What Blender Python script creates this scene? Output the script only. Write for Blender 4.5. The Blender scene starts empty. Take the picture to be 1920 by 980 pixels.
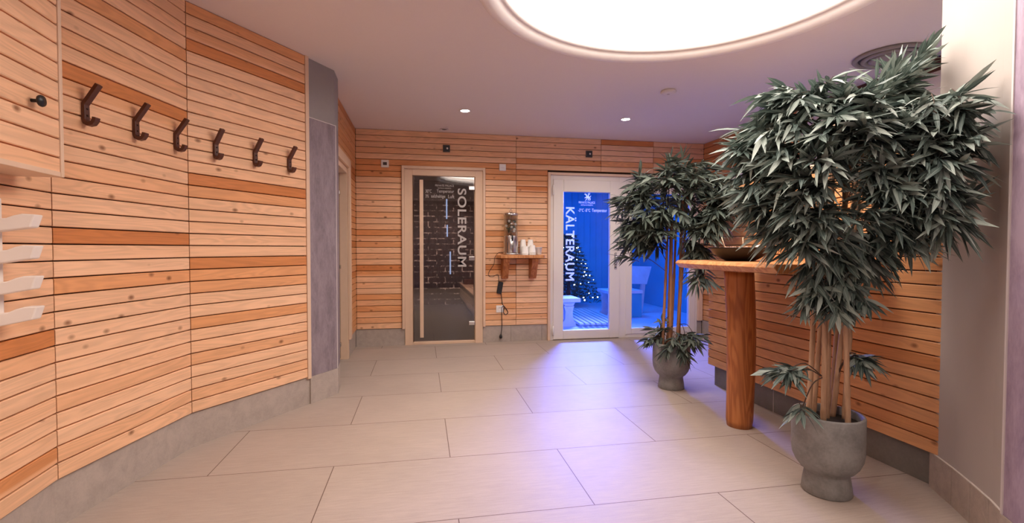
import bpy, bmesh, math, random
import numpy as np
from mathutils import Vector, Matrix
random.seed(7)
sc = bpy.context.scene
col = sc.collection
R = math.radians

# ------------------------------------------------------------------ camera
F, YAW, PITCH, ROLL, EYE = 906.96, 0.184547, 0.025777, 0.000973, 1.13277
H, D, XL, XC = 2.509, 5.796, -0.740, 3.635          # ceiling, back wall, recess wall, far right wall
cy, sy, cp, sp_ = math.cos(YAW), math.sin(YAW), math.cos(PITCH), math.sin(PITCH)
FW = Vector((sy * cp, cy * cp, -sp_))
RT = Vector((cy, -sy, 0.0))
UP = RT.cross(FW)
RT, UP = RT * math.cos(ROLL) + UP * math.sin(ROLL), -RT * math.sin(ROLL) + UP * math.cos(ROLL)
cam_d = bpy.data.cameras.new('camera')
cam = bpy.data.objects.new('camera', cam_d)
col.objects.link(cam)
cam_d.sensor_fit = 'HORIZONTAL'
cam_d.sensor_width = 36.0
cam_d.lens = 36.0 * F / 1920.0
cam_d.clip_start = 0.05
m = Matrix((RT, UP, -FW)).transposed().to_4x4()
m.translation = (0, 0, EYE)
cam.matrix_world = m
sc.camera = cam

# ------------------------------------------------------------------ world, exposure, large lights
w = bpy.data.worlds.new('world')
sc.world = w
w.use_nodes = True
w.node_tree.nodes['Background'].inputs[0].default_value = (0.9, 0.85, 0.8, 1)
w.node_tree.nodes['Background'].inputs[1].default_value = 0.0
sc.view_settings.view_transform = 'Standard'
sc.view_settings.look = 'None'
sc.view_settings.exposure = 0.12
sc.view_settings.gamma = 1.0
sc.view_settings.use_curve_mapping = False
sc.cycles.max_bounces = 10
sc.cycles.diffuse_bounces = 6
sc.cycles.transparent_max_bounces = 16
sc.cycles.sample_clamp_indirect = 6.0
sc.cycles.use_denoising = True
COVE_STRENGTH = 10.0          # ceiling of the round recess, made to glow for its hidden LED strip
COVE_COLOR = (1.0, 0.87, 0.78)
CX, CY, CR = 1.338, 2.233, 1.104


def lamp(name, kind, loc, power, color=(1, 1, 1), size=0.1, rot=None, **kw):
    l = bpy.data.lights.new(name, kind)
    l.energy = power
    l.color = color
    if kind == 'AREA':
        l.shape = 'DISK'
        l.size = size
    else:
        l.shadow_soft_size = size
    for k, v in kw.items():
        setattr(l, k, v)
    o = bpy.data.objects.new(name, l)
    col.objects.link(o)
    o.location = loc
    if rot is not None:
        o.rotation_euler = rot
    return o


def aim(o, target):
    o.rotation_euler = (Vector(target) - o.location).to_track_quat('-Z', 'Y').to_euler()


# blue light of the cold room, shining out through the glass door onto the tiles
k = lamp('cold_room_spot_light', 'SPOT', (3.25, 9.0, 2.35), 4300, (0.12, 0.18, 1.0), 0.5, spot_size=R(62), spot_blend=1.0)
aim(k, (1.0, 2.4, 0.0))
lamp('cold_room_ceiling_light', 'AREA', (2.9, 7.9, 2.42), 46, (0.0, 0.20, 1.0), 0.9)
lamp('sole_room_fill_light', 'AREA', (0.3, 8.2, 2.38), 120, (1.0, 0.72, 0.58), 0.3)  # unseen lamp added to bring out the brine room's pale joints and bench

# ------------------------------------------------------------------ helpers
def P(px, py, axis, val):
    """point on the plane axis = val seen at photo pixel (px, py)"""
    d = FW + RT * ((px - 960) / F) - UP * ((py - 490) / F)
    o = Vector((0, 0, EYE))
    i = 'xyz'.index(axis)
    return o + d * ((val - o[i]) / d[i])


def PZ(px, py, depth):
    """point at camera depth (metres along the view axis)"""
    return Vector((0, 0, EYE)) + (FW + RT * ((px - 960) / F) - UP * ((py - 490) / F)) * depth


def tag(o, label=None, cat=None, group=None, kind=None):
    if label: o['label'] = label
    if cat: o['category'] = cat
    if group: o['group'] = group
    if kind: o['kind'] = kind
    return o


def empty(name, loc=(0, 0, 0), rz=0):
    o = bpy.data.objects.new(name, None)
    o.empty_display_size = 0.05
    col.objects.link(o)
    o.location = loc
    o.rotation_euler.z = rz
    return o


class MB:
    def __init__(s):
        s.v, s.f, s.g = [], [], []
        s.sm = []

    def add(s, verts, faces, g=None, smooth=False):
        b = len(s.v)
        s.v += [tuple(v) for v in verts]
        s.f += [tuple(b + i for i in f) for f in faces]
        s.sm += [smooth] * len(faces)
        s.g += list(g) if g else [(v[0] + v[1], v[2], 0.5) for v in verts]
        return s

    def box(s, x0, x1, y0, y1, z0, z1, ch=0.0):
        c = ch
        if c <= 0:
            vs = [(x, y, z) for z in (z0, z1) for y in (y0, y1) for x in (x0, x1)]
            fs = [(0, 2, 3, 1), (4, 5, 7, 6), (0, 1, 5, 4), (2, 6, 7, 3), (0, 4, 6, 2), (1, 3, 7, 5)]
            return s.add(vs, fs)
        bm = bmesh.new()
        bmesh.ops.create_cube(bm, size=1)
        for v in bm.verts:
            v.co = Vector(((x0 + x1) / 2 + v.co.x * (x1 - x0), (y0 + y1) / 2 + v.co.y * (y1 - y0), (z0 + z1) / 2 + v.co.z * (z1 - z0)))
        bmesh.ops.bevel(bm, geom=bm.edges[:], offset=c, segments=2, affect='EDGES', profile=0.6)
        return s.bm(bm)

    def bm(s, bm, smooth=False, mat=None):
        bm.verts.index_update()
        vs = [(mat @ v.co) if mat else v.co.copy() for v in bm.verts]
        fs = [[v.index for v in f.verts] for f in bm.faces]
        bm.free()
        return s.add(vs, fs, smooth=smooth)

    def obox(s, A, d, n, s0, s1, n0, n1, z0, z1, ch=0.0, g=None):
        """box in the frame: ground origin A, along d, normal n"""
        A, d, n = Vector(A), Vector(d), Vector(n)
        c = ch
        prof = [(n0, z0), (n1 - c, z0), (n1, z0 + c), (n1, z1 - c), (n1 - c, z1), (n0, z1)] if c else [(n0, z0), (n1, z0), (n1, z1), (n0, z1)]
        k = len(prof)
        vs = []
        for t in (s0, s1):
            for (a, z) in prof:
                q = A + d * t + n * a
                vs.append((q.x, q.y, z))
        fs = [tuple(range(k - 1, -1, -1)), tuple(range(k, 2 * k))] + [(i, (i + 1) % k, k + (i + 1) % k, k + i) for i in range(k)]
        return s.add(vs, fs, g=g)

    def prism(s, pts, z0, z1):
        """vertical prism on ground polygon (ccw)"""
        k = len(pts)
        vs = [(p[0], p[1], z0) for p in pts] + [(p[0], p[1], z1) for p in pts]
        fs = [tuple(range(k - 1, -1, -1)), tuple(range(k, 2 * k))] + [(i, (i + 1) % k, k + (i + 1) % k, k + i) for i in range(k)]
        return s.add(vs, fs)

    def lathe(s, prof, c=(0, 0, 0), n=32, smooth=True, mat=None):
        vs, fs = [], []
        c = Vector(c)
        for (r, z) in prof:
            for i in range(n):
                a = 2 * math.pi * i / n
                v = Vector((r * math.cos(a), r * math.sin(a), z))
                if mat: v = mat @ v
                vs.append(v + c)
        for j in range(len(prof) - 1):
            for i in range(n):
                i2 = (i + 1) % n
                fs.append((j * n + i, j * n + i2, (j + 1) * n + i2, (j + 1) * n + i))
        if prof[0][0] > 1e-5: fs.append(tuple(range(n - 1, -1, -1)))
        if prof[-1][0] > 1e-5: fs.append(tuple((len(prof) - 1) * n + i for i in range(n)))
        return s.add(vs, fs, smooth=smooth)

    def tube(s, path, rad, n=10, cap=True):
        path = [Vector(p) for p in path]
        rr = rad if isinstance(rad, (list, tuple)) else [rad] * len(path)
        vs, fs = [], []
        t0 = (path[1] - path[0]).normalized()
        ref = Vector((0, 0, 1)) if abs(t0.z) < 0.9 else Vector((1, 0, 0))
        u = t0.cross(ref).normalized()
        for j, p in enumerate(path):
            if j == 0: t = path[1] - path[0]
            elif j == len(path) - 1: t = path[-1] - path[-2]
            else: t = path[j + 1] - path[j - 1]
            t.normalize()
            u = (u - t * u.dot(t)).normalized()
            wv = t.cross(u)
            for i in range(n):
                a = 2 * math.pi * i / n
                vs.append(p + (u * math.cos(a) + wv * math.sin(a)) * rr[j])
        for j in range(len(path) - 1):
            for i in range(n):
                i2 = (i + 1) % n
                fs.append((j * n + i, j * n + i2, (j + 1) * n + i2, (j + 1) * n + i))
        if cap:
            fs.append(tuple(range(n - 1, -1, -1)))
            fs.append(tuple((len(path) - 1) * n + i for i in range(n)))
        return s.add(vs, fs, smooth=True)

    def strip(s, prof, width, mat):
        """closed 2D profile (a, z) extruded sideways by width, placed by mat (x = sideways, y = outwards)"""
        k = len(prof)
        vs = [mat @ Vector((sx * width / 2, a, z)) for sx in (-1, 1) for (a, z) in prof]
        fs = [tuple(range(k)), tuple(range(2 * k - 1, k - 1, -1))] + [(i, k + i, k + (i + 1) % k, (i + 1) % k) for i in range(k)]
        return s.add(vs, fs)

    def build(s, name, mat, parent=None, origin=None, bevel=0):
        me = bpy.data.meshes.new(name)
        vs = s.v
        if parent is not None:
            iv = world_of(parent).inverted()
            vs = [tuple(iv @ Vector(v)) for v in vs]
        elif origin is not None:
            o_ = Vector(origin)
            vs = [tuple(Vector(v) - o_) for v in vs]
        me.from_pydata(vs, [], s.f)
        me.polygons.foreach_set('use_smooth', s.sm)
        at = me.attributes.new('g', 'FLOAT_VECTOR', 'POINT')
        at.data.foreach_set('vector', [c for g in s.g for c in g])
        bm = bmesh.new()
        bm.from_mesh(me)
        bmesh.ops.recalc_face_normals(bm, faces=bm.faces)
        bm.to_mesh(me)
        bm.free()
        me.update()
        o = bpy.data.objects.new(name, me)
        me.materials.append(mat)
        col.objects.link(o)
        if parent is not None: o.parent = parent
        elif origin is not None: o.location = origin
        if bevel:
            md = o.modifiers.new('bevel', 'BEVEL')
            md.width = bevel
            md.segments = 2
            md.limit_method = 'ANGLE'
        return o


def world_of(o):
    mtx = Matrix.LocRotScale(o.location, o.rotation_euler, o.scale)
    return world_of(o.parent) @ mtx if o.parent else mtx


def copy_tree(o, parent=None):
    c = o.copy()
    col.objects.link(c)
    c.parent = parent
    for ch in list(o.children): copy_tree(ch, c)
    return c


def structure(o):
    o['kind'] = 'structure'
    return o


# ------------------------------------------------------------------ materials
def mat(name):
    mt = bpy.data.materials.new(name)
    mt.use_nodes = True
    nt = mt.node_tree
    b = nt.nodes['Principled BSDF']
    return mt, nt, b


def N(nt, t, **kw):
    n = nt.nodes.new(t)
    for k, v in kw.items(): setattr(n, k, v)
    return n


def L(nt, a, b): nt.links.new(a, b)


def math_(nt, op, a, b=None, c=None):
    n = N(nt, 'ShaderNodeMath', operation=op)
    for i, x in enumerate((a, b, c)):
        if x is None: continue
        if isinstance(x, (int, float)): n.inputs[i].default_value = x
        else: L(nt, x, n.inputs[i])
    return n.outputs[0]


def mixc(nt, fac, a, b, blend='MIX'):
    n = N(nt, 'ShaderNodeMix', data_type='RGBA', blend_type=blend)
    for s_, x in ((n.inputs[0], fac), (n.inputs[6], a), (n.inputs[7], b)):
        if isinstance(x, (int, float)): s_.default_value = x
        elif isinstance(x, tuple): s_.default_value = (*x, 1)
        else: L(nt, x, s_)
    return n.outputs[2]


def ramp(nt, fac, stops):
    n = N(nt, 'ShaderNodeValToRGB')
    L(nt, fac, n.inputs[0])
    e = n.color_ramp.elements
    while len(e) < len(stops): e.new(0.5)
    for i, (p, c) in enumerate(stops):
        e[i].position = p
        e[i].color = (*c, 1)
    return n.outputs[0]


def noise(nt, vec, scale, detail=3, rough=0.5, dist=0.0):
    n = N(nt, 'ShaderNodeTexNoise')
    n.inputs['Scale'].default_value = scale
    n.inputs['Detail'].default_value = detail
    n.inputs['Roughness'].default_value = rough
    n.inputs['Distortion'].default_value = dist
    if vec is not None: L(nt, vec, n.inputs['Vector'])
    return n.outputs[0]


def plain(name, c, rough=0.5, metal=0.0, var=0.0, vscale=20, bump=0.0, **kw):
    mt, nt, b = mat(name)
    b.inputs['Base Color'].default_value = (*c, 1)
    b.inputs['Roughness'].default_value = rough
    b.inputs['Metallic'].default_value = metal
    if var or bump:
        tc = N(nt, 'ShaderNodeTexCoord')
        nz = noise(nt, tc.outputs['Object'], vscale, 5, 0.6)
        if var:
            f = math_(nt, 'MULTIPLY_ADD', nz, 2 * var, 1 - var)
            cc = mixc(nt, 1.0, (*c,), f, 'MULTIPLY')
            L(nt, cc, b.inputs['Base Color'])
        if bump:
            bp = N(nt, 'ShaderNodeBump')
            bp.inputs['Strength'].default_value = bump
            bp.inputs['Distance'].default_value = 0.002
            L(nt, nz, bp.inputs['Height'])
            L(nt, bp.outputs[0], b.inputs['Normal'])
    for kk, v in kw.items(): b.inputs[kk.replace('_', ' ')].default_value = v
    return mt


def board_wood(name, light, mid, dark, rough=0.45, knots=True, contrast=1.0):
    """plank wood: attribute g = (along + offset, across, per-board random)"""
    mt, nt, b = mat(name)
    a = N(nt, 'ShaderNodeAttribute', attribute_name='g')
    sx = N(nt, 'ShaderNodeSeparateXYZ')
    L(nt, a.outputs['Vector'], sx.inputs[0])
    s_, z_, r_ = sx.outputs
    cm = N(nt, 'ShaderNodeCombineXYZ')
    L(nt, math_(nt, 'MULTIPLY', s_, 1.1), cm.inputs[0])
    L(nt, math_(nt, 'MULTIPLY', z_, 11.0), cm.inputs[1])
    L(nt, math_(nt, 'MULTIPLY', r_, 37.0), cm.inputs[2])
    big = noise(nt, cm.outputs[0], 1.0, 2, 0.5, 0.6)
    rings = math_(nt, 'SINE', math_(nt, 'MULTIPLY', big, 70.0))
    rings = math_(nt, 'MULTIPLY_ADD', rings, 0.5, 0.5)
    cm2 = N(nt, 'ShaderNodeCombineXYZ')
    L(nt, math_(nt, 'MULTIPLY', s_, 5.0), cm2.inputs[0])
    L(nt, math_(nt, 'MULTIPLY', z_, 240.0), cm2.inputs[1])
    L(nt, math_(nt, 'MULTIPLY', r_, 11.0), cm2.inputs[2])
    fine = noise(nt, cm2.outputs[0], 1.0, 3, 0.6)
    base = ramp(nt, r_, [(0.0, light), (0.62, tuple(x * .75 + y * .25 for x, y in zip(light, mid))), (0.86, mid), (1.0, dark)])
    g = math_(nt, 'MULTIPLY_ADD', rings, 0.13 * contrast, 0.91)
    g = math_(nt, 'ADD', g, math_(nt, 'MULTIPLY_ADD', fine, 0.24 * contrast, -0.12 * contrast))
    g = math_(nt, 'ADD', g, math_(nt, 'MULTIPLY_ADD', big, 0.30, -0.15))
    c = mixc(nt, 1.0, base, g, 'MULTIPLY')
    if knots:
        cm3 = N(nt, 'ShaderNodeCombineXYZ')
        L(nt, math_(nt, 'MULTIPLY', s_, 7.0), cm3.inputs[0])
        L(nt, math_(nt, 'MULTIPLY', z_, 11.0), cm3.inputs[1])
        L(nt, math_(nt, 'MULTIPLY', r_, 53.0), cm3.inputs[2])
        v = N(nt, 'ShaderNodeTexVoronoi', voronoi_dimensions='3D')
        v.inputs['Scale'].default_value = 1.0
        L(nt, cm3.outputs[0], v.inputs['Vector'])
        vc = N(nt, 'ShaderNodeSeparateColor')
        L(nt, v.outputs['Color'], vc.inputs[0])
        gate = math_(nt, 'GREATER_THAN', vc.outputs[0], 0.55)
        mr = N(nt, 'ShaderNodeMapRange')
        mr.inputs[1].default_value = 0.05
        mr.inputs[2].default_value = 0.17
        mr.inputs[3].default_value = 0.85
        mr.inputs[4].default_value = 0.0
        L(nt, v.outputs['Distance'], mr.inputs[0])
        kf = math_(nt, 'MULTIPLY', mr.outputs[0], gate)
        # pale sapwood band along one edge of some boards
        sap = N(nt, 'ShaderNodeMapRange')
        sap.inputs[1].default_value = 0.012
        sap.inputs[2].default_value = 0.024
        sap.inputs[3].default_value = 0.5
        sap.inputs[4].default_value = 0.0
        L(nt, math_(nt, 'ADD', z_, math_(nt, 'MULTIPLY_ADD', big, 0.05, -0.025)), sap.inputs[0])
        some = math_(nt, 'GREATER_THAN', math_(nt, 'FRACT', math_(nt, 'MULTIPLY', r_, 13.7)), 0.62)
        c = mixc(nt, math_(nt, 'MULTIPLY', sap.outputs[0], some), c, tuple(min(1, x * 1.12) for x in light))
        c = mixc(nt, kf, c, (0.20, 0.07, 0.022))
    L(nt, c, b.inputs['Base Color'])
    b.inputs['Roughness'].default_value = rough
    b.inputs['Specular IOR Level'].default_value = 0.35
    return mt


M = {}
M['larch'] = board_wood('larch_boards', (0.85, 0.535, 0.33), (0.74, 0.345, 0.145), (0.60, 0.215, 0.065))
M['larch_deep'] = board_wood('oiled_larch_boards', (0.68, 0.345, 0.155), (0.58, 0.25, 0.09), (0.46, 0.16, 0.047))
M['pale_wood'] = plain('pale_spruce', (0.73, 0.53, 0.38), 0.5, var=0.06, vscale=12)
M['gap'] = plain('dark_backing', (0.035, 0.016, 0.008), 0.9, var=0.2)
M['plaster'] = plain('ceiling_plaster', (0.76, 0.70, 0.675), 0.9, var=0.02, vscale=60)
M['plaster_white'] = plain('white_plaster', (0.74, 0.69, 0.65), 0.85, var=0.02, vscale=40)
M['plaster_grey'] = plain('grey_plaster', (0.30, 0.28, 0.28), 0.85, var=0.05, vscale=30)
M['moulding'] = plain('white_moulding', (0.88, 0.85, 0.83), 0.6, var=0.01)
M['pvc'] = plain('white_plastic_frame', (0.78, 0.74, 0.70), 0.35, var=0.01)
M['white'] = plain('white_plastic', (0.8, 0.78, 0.75), 0.4, var=0.02)
M['white_wood'] = plain('white_painted_wood', (0.83, 0.76, 0.70), 0.5, var=0.03)
M['black'] = plain('black_plastic', (0.012, 0.012, 0.014), 0.4, var=0.2)
M['steel'] = plain('brushed_steel', (0.62, 0.60, 0.58), 0.22, 1.0, var=0.05)
M['dark_grey'] = plain('dark_grey_plastic', (0.06, 0.05, 0.048), 0.5, var=0.1)
M['walnut'] = plain('dark_brown_wood', (0.085, 0.026, 0.014), 0.45, var=0.35, vscale=40)
M['screw'] = plain('dark_screw', (0.03, 0.015, 0.01), 0.4, 0.6, var=0.1)
M['slate'] = plain('dark_tile', (0.06, 0.058, 0.056), 0.35, var=0.2, vscale=8)
M['iron'] = plain('dark_iron', (0.014, 0.011, 0.010), 0.42, 0.3, var=0.3, vscale=15)
M['soil'] = plain('potting_soil', (0.02, 0.014, 0.01), 0.95, var=0.5, vscale=80, bump=0.8)
M['paper'] = plain('white_paper_cup', (0.85, 0.83, 0.80), 0.6, var=0.02)
M['dim_brown'] = plain('brown_bench_wood', (0.42, 0.30, 0.22), 0.6, var=0.1, vscale=15)
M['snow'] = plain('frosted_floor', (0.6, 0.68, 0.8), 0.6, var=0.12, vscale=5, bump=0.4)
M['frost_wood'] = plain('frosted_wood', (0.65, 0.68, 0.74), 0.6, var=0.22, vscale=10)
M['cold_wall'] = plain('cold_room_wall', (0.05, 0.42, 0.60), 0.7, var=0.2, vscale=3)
M['fir'] = plain('fir_needles', (0.025, 0.05, 0.035), 0.7, var=0.4, vscale=30)
M['bark'] = plain('brown_bark', (0.08, 0.045, 0.03), 0.8, var=0.4, vscale=40)
M['grey_trim'] = plain('grey_edge_trim', (0.62, 0.57, 0.56), 0.5, var=0.02)
M['lettering'] = film = plain('white_film_lettering', (0.72, 0.70, 0.70), 0.7)
nt_ = film.node_tree
tr_ = nt_.nodes.new('ShaderNodeBsdfTranslucent')
tr_.inputs[0].default_value = (0.8, 0.8, 0.8, 1)
mx_ = nt_.nodes.new('ShaderNodeMixShader')
mx_.inputs[0].default_value = 0.5
nt_.links.new(nt_.nodes['Principled BSDF'].outputs[0], mx_.inputs[1])
nt_.links.new(tr_.outputs[0], mx_.inputs[2])
nt_.links.new(mx_.outputs[0], nt_.nodes['Material Output'].inputs[0])


def emission(name, c, s):
    mt = bpy.data.materials.new(name)
    mt.use_nodes = True
    nt = mt.node_tree
    nt.nodes.clear()
    e = N(nt, 'ShaderNodeEmission')
    e.inputs[0].default_value = (*c, 1)
    e.inputs[1].default_value = s
    o = N(nt, 'ShaderNodeOutputMaterial')
    L(nt, e.outputs[0], o.inputs[0])
    return mt


M['cove_glow'] = emission('recess_ceiling_glow', COVE_COLOR, COVE_STRENGTH)
M['led'] = emission('downlight_led', (1.0, 0.95, 0.88), 60)
M['fairy'] = emission('fairy_bulb', (0.75, 0.85, 1.0), 14)
M['tube'] = emission('cool_reflection_glow', (0.45, 0.62, 1.0), 3)  # glow of the reflection streaks, not a lamp


def glass(name, tint, ior=1.45, rough=0.0, refl=1.0):
    mt = bpy.data.materials.new(name)
    mt.use_nodes = True
    nt = mt.node_tree
    nt.nodes.clear()
    t = N(nt, 'ShaderNodeBsdfTransparent')
    t.inputs[0].default_value = (*tint, 1)
    g = N(nt, 'ShaderNodeBsdfGlossy')
    g.inputs['Roughness'].default_value = rough
    g.inputs['Color'].default_value = (refl, refl, refl, 1)
    fr = N(nt, 'ShaderNodeFresnel')
    fr.inputs[0].default_value = ior
    mx = N(nt, 'ShaderNodeMixShader')
    o = N(nt, 'ShaderNodeOutputMaterial')
    L(nt, fr.outputs[0], mx.inputs[0])
    L(nt, t.outputs[0], mx.inputs[1])
    L(nt, g.outputs[0], mx.inputs[2])
    L(nt, mx.outputs[0], o.inputs[0])
    return mt


M['tinted_glass'] = glass('tinted_glass', (0.50, 0.47, 0.46), 1.85)
M['clear_glass'] = glass('clear_glass', (0.97, 0.98, 1.0), 1.3, refl=0.6)
M['jar_glass'] = glass('clear_acrylic', (0.88, 0.88, 0.86), 1.35)
nt_ = M['jar_glass'].node_tree
lw_ = N(nt_, 'ShaderNodeLayerWeight')
L(nt_, math_(nt_, 'MULTIPLY_ADD', math_(nt_, 'POWER', lw_.outputs['Facing'], 3.0), 0.5, 0.04), nt_.nodes['Mix Shader'].inputs[0])



def tile_floor():
    mt, nt, b = mat('floor_tiles')
    tc = N(nt, 'ShaderNodeTexCoord')
    sx = N(nt, 'ShaderNodeSeparateXYZ')
    L(nt, tc.outputs['Object'], sx.inputs[0])
    x, y, _ = sx.outputs
    TW, TH = 1.204, 0.6095
    v = math_(nt, 'DIVIDE', math_(nt, 'SUBTRACT', y, 2.012), TH)
    row = math_(nt, 'FLOOR', v)
    odd = math_(nt, 'FLOORED_MODULO', row, 2.0)
    xo = math_(nt, 'SUBTRACT', x, math_(nt, 'MULTIPLY_ADD', odd, -0.602, 0.750))
    u = math_(nt, 'DIVIDE', xo, TW)
    colm = math_(nt, 'FLOOR', u)
    du = math_(nt, 'MULTIPLY', math_(nt, 'ABSOLUTE', math_(nt, 'SUBTRACT', math_(nt, 'FRACT', math_(nt, 'ADD', u, 0.5)), 0.5)), TW)
    dv = math_(nt, 'MULTIPLY', math_(nt, 'ABSOLUTE', math_(nt, 'SUBTRACT', math_(nt, 'FRACT', math_(nt, 'ADD', v, 0.5)), 0.5)), TH)
    dist = math_(nt, 'MINIMUM', du, dv)
    joint = math_(nt, 'LESS_THAN', dist, 0.0021)
    wn = N(nt, 'ShaderNodeTexWhiteNoise', noise_dimensions='2D')
    cm = N(nt, 'ShaderNodeCombineXYZ')
    L(nt, row, cm.inputs[0])
    L(nt, colm, cm.inputs[1])
    L(nt, cm.outputs[0], wn.inputs['Vector'])
    # brushed stone: streaks along x, speckle
    cs = N(nt, 'ShaderNodeCombineXYZ')
    L(nt, math_(nt, 'MULTIPLY', x, 9.0), cs.inputs[0])
    L(nt, math_(nt, 'MULTIPLY', y, 150.0), cs.inputs[1])
    L(nt, wn.outputs[0], cs.inputs[2])
    st = noise(nt, cs.outputs[0], 1.0, 4, 0.65)
    cl = noise(nt, tc.outputs['Object'], 2.2, 4, 0.6)
    sp = noise(nt, tc.outputs['Object'], 160, 2, 0.6)
    f = math_(nt, 'MULTIPLY_ADD', st, 0.42, 0.69)
    f = math_(nt, 'ADD', f, math_(nt, 'MULTIPLY_ADD', cl, 0.20, -0.10))
    f = math_(nt, 'ADD', f, math_(nt, 'MULTIPLY_ADD', sp, 0.10, -0.05))
    f = math_(nt, 'ADD', f, math_(nt, 'MULTIPLY_ADD', wn.outputs[0], 0.05, -0.02))
    base = mixc(nt, 1.0, (0.47, 0.395, 0.345), f, 'MULTIPLY')
    c = mixc(nt, joint, base, (0.13, 0.085, 0.065))
    L(nt, c, b.inputs['Base Color'])
    rg = math_(nt, 'MULTIPLY_ADD', st, 0.25, 0.45)
    L(nt, rg, b.inputs['Roughness'])
    b.inputs['Specular IOR Level'].default_value = 0.22
    bp = N(nt, 'ShaderNodeBump')
    bp.inputs['Strength'].default_value = 0.12
    bp.inputs['Distance'].default_value = 0.001
    L(nt, st, bp.inputs['Height'])
    L(nt, bp.outputs[0], b.inputs['Normal'])
    return mt


def stone(name, c, scale, amt, rough=0.6, c2=None, stretch=(1, 1, 1), bump=0.2):
    mt, nt, b = mat(name)
    tc = N(nt, 'ShaderNodeTexCoord')
    mp = N(nt, 'ShaderNodeMapping')
    mp.inputs['Scale'].default_value = stretch
    L(nt, tc.outputs['Object'], mp.inputs[0])
    a = noise(nt, mp.outputs[0], scale, 6, 0.68, 0.4)
    bb = noise(nt, mp.outputs[0], scale * 9, 3, 0.6)
    f = math_(nt, 'ADD', math_(nt, 'MULTIPLY', a, 0.75), math_(nt, 'MULTIPLY', bb, 0.25))
    c2 = c2 or tuple(x * (1 - amt) for x in c)
    cc = ramp(nt, f, [(0.34, c2), (0.62, c)])
    L(nt, cc, b.inputs['Base Color'])
    b.inputs['Roughness'].default_value = rough
    if bump:
        bp = N(nt, 'ShaderNodeBump')
        bp.inputs['Strength'].default_value = bump
        bp.inputs['Distance'].default_value = 0.003
        L(nt, f, bp.inputs['Height'])
        L(nt, bp.outputs[0], b.inputs['Normal'])
    return mt


M['floor'] = tile_floor()
M['base_tile'] = stone('grey_skirting_tile', (0.46, 0.395, 0.35), 12, 0.22, 0.55)
M['dark_base'] = stone('dark_grey_skirting_tile', (0.20, 0.185, 0.165), 10, 0.25, 0.5)
M['col_tile'] = stone('beige_column_tile', (0.46, 0.385, 0.33), 20, 0.25, 0.6)
M['concrete'] = stone('cast_concrete', (0.27, 0.262, 0.25), 9, 0.40, 0.65)
M['purple'] = stone('mottled_violet_wallpaper', (0.30, 0.245, 0.275), 5, 0.3, 0.7, c2=(0.17, 0.135, 0.16), stretch=(2.5, 2.5, 0.8), bump=0.1)
M['purple_bright'] = stone('mottled_lilac_wallpaper', (0.40, 0.31, 0.40), 4, 0.3, 0.7, c2=(0.24, 0.17, 0.24), stretch=(2.5, 2.5, 0.9), bump=0.1)


def salt_wall():
    mt, nt, b = mat('salt_brick_wall')
    tc = N(nt, 'ShaderNodeTexCoord')
    sx = N(nt, 'ShaderNodeSeparateXYZ')
    L(nt, tc.outputs['Object'], sx.inputs[0])
    cm = N(nt, 'ShaderNodeCombineXYZ')
    L(nt, sx.outputs[0], cm.inputs[0])
    L(nt, sx.outputs[2], cm.inputs[1])
    br = N(nt, 'ShaderNodeTexBrick')
    L(nt, cm.outputs[0], br.inputs['Vector'])
    br.inputs['Scale'].default_value = 1.0
    br.inputs['Brick Width'].default_value = 0.34
    br.inputs['Row Height'].default_value = 0.112
    br.inputs['Mortar Size'].default_value = 0.012
    br.inputs['Color1'].default_value = (0.030, 0.014, 0.012, 1)
    br.inputs['Color2'].default_value = (0.055, 0.026, 0.020, 1)
    br.inputs['Mortar'].default_value = (0.9, 0.8, 0.78, 1)
    nz = noise(nt, tc.outputs['Object'], 8, 4, 0.7)
    k_ = math_(nt, 'MULTIPLY', br.outputs['Fac'], ramp(nt, nz, [(0.49, (0.02,) * 3), (0.63, (1,) * 3)]))  # backlit glints between the bricks, painted as pale patches on the joints
    c = mixc(nt, k_, br.outputs['Color'], (0.95, 0.86, 0.84))
    c0 = mixc(nt, br.outputs['Fac'], br.outputs['Color'], (0.02, 0.012, 0.012))
    c = mixc(nt, k_, c0, (0.95, 0.86, 0.84))
    L(nt, c, b.inputs['Base Color'])
    b.inputs['Roughness'].default_value = 0.5
    return mt


M['salt'] = salt_wall()


def leaf_mat(name, a, b_, c_):
    mt, nt, b = mat(name)
    at = N(nt, 'ShaderNodeAttribute', attribute_name='g')
    sx = N(nt, 'ShaderNodeSeparateXYZ')
    L(nt, at.outputs['Vector'], sx.inputs[0])
    c = ramp(nt, sx.outputs[2], [(0.0, c_), (0.5, a), (1.0, b_)])
    # pale midrib
    mid = math_(nt, 'LESS_THAN', math_(nt, 'ABSOLUTE', sx.outputs[1]), 0.07)
    c = mixc(nt, math_(nt, 'MULTIPLY', mid, 0.35), c, tuple(min(1, x * 1.8) for x in b_))
    L(nt, c, b.inputs['Base Color'])
    b.inputs['Roughness'].default_value = 0.55
    b.inputs['Specular IOR Level'].default_value = 0.4
    tr = N(nt, 'ShaderNodeBsdfTranslucent')
    L(nt, c, tr.inputs[0])
    mx = N(nt, 'ShaderNodeMixShader')
    mx.inputs[0].default_value = 0.12
    out = nt.nodes['Material Output']
    L(nt, b.outputs[0], mx.inputs[1])
    L(nt, tr.outputs[0], mx.inputs[2])
    L(nt, mx.outputs[0], out.inputs[0])
    return mt


M['leaf'] = leaf_mat('grey_green_leaf', (0.115, 0.160, 0.138), (0.33, 0.38, 0.335), (0.045, 0.070, 0.064))
M['leaf_dark'] = leaf_mat('dark_green_leaf', (0.075, 0.098, 0.080), (0.14, 0.17, 0.14), (0.04, 0.055, 0.048))


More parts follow.
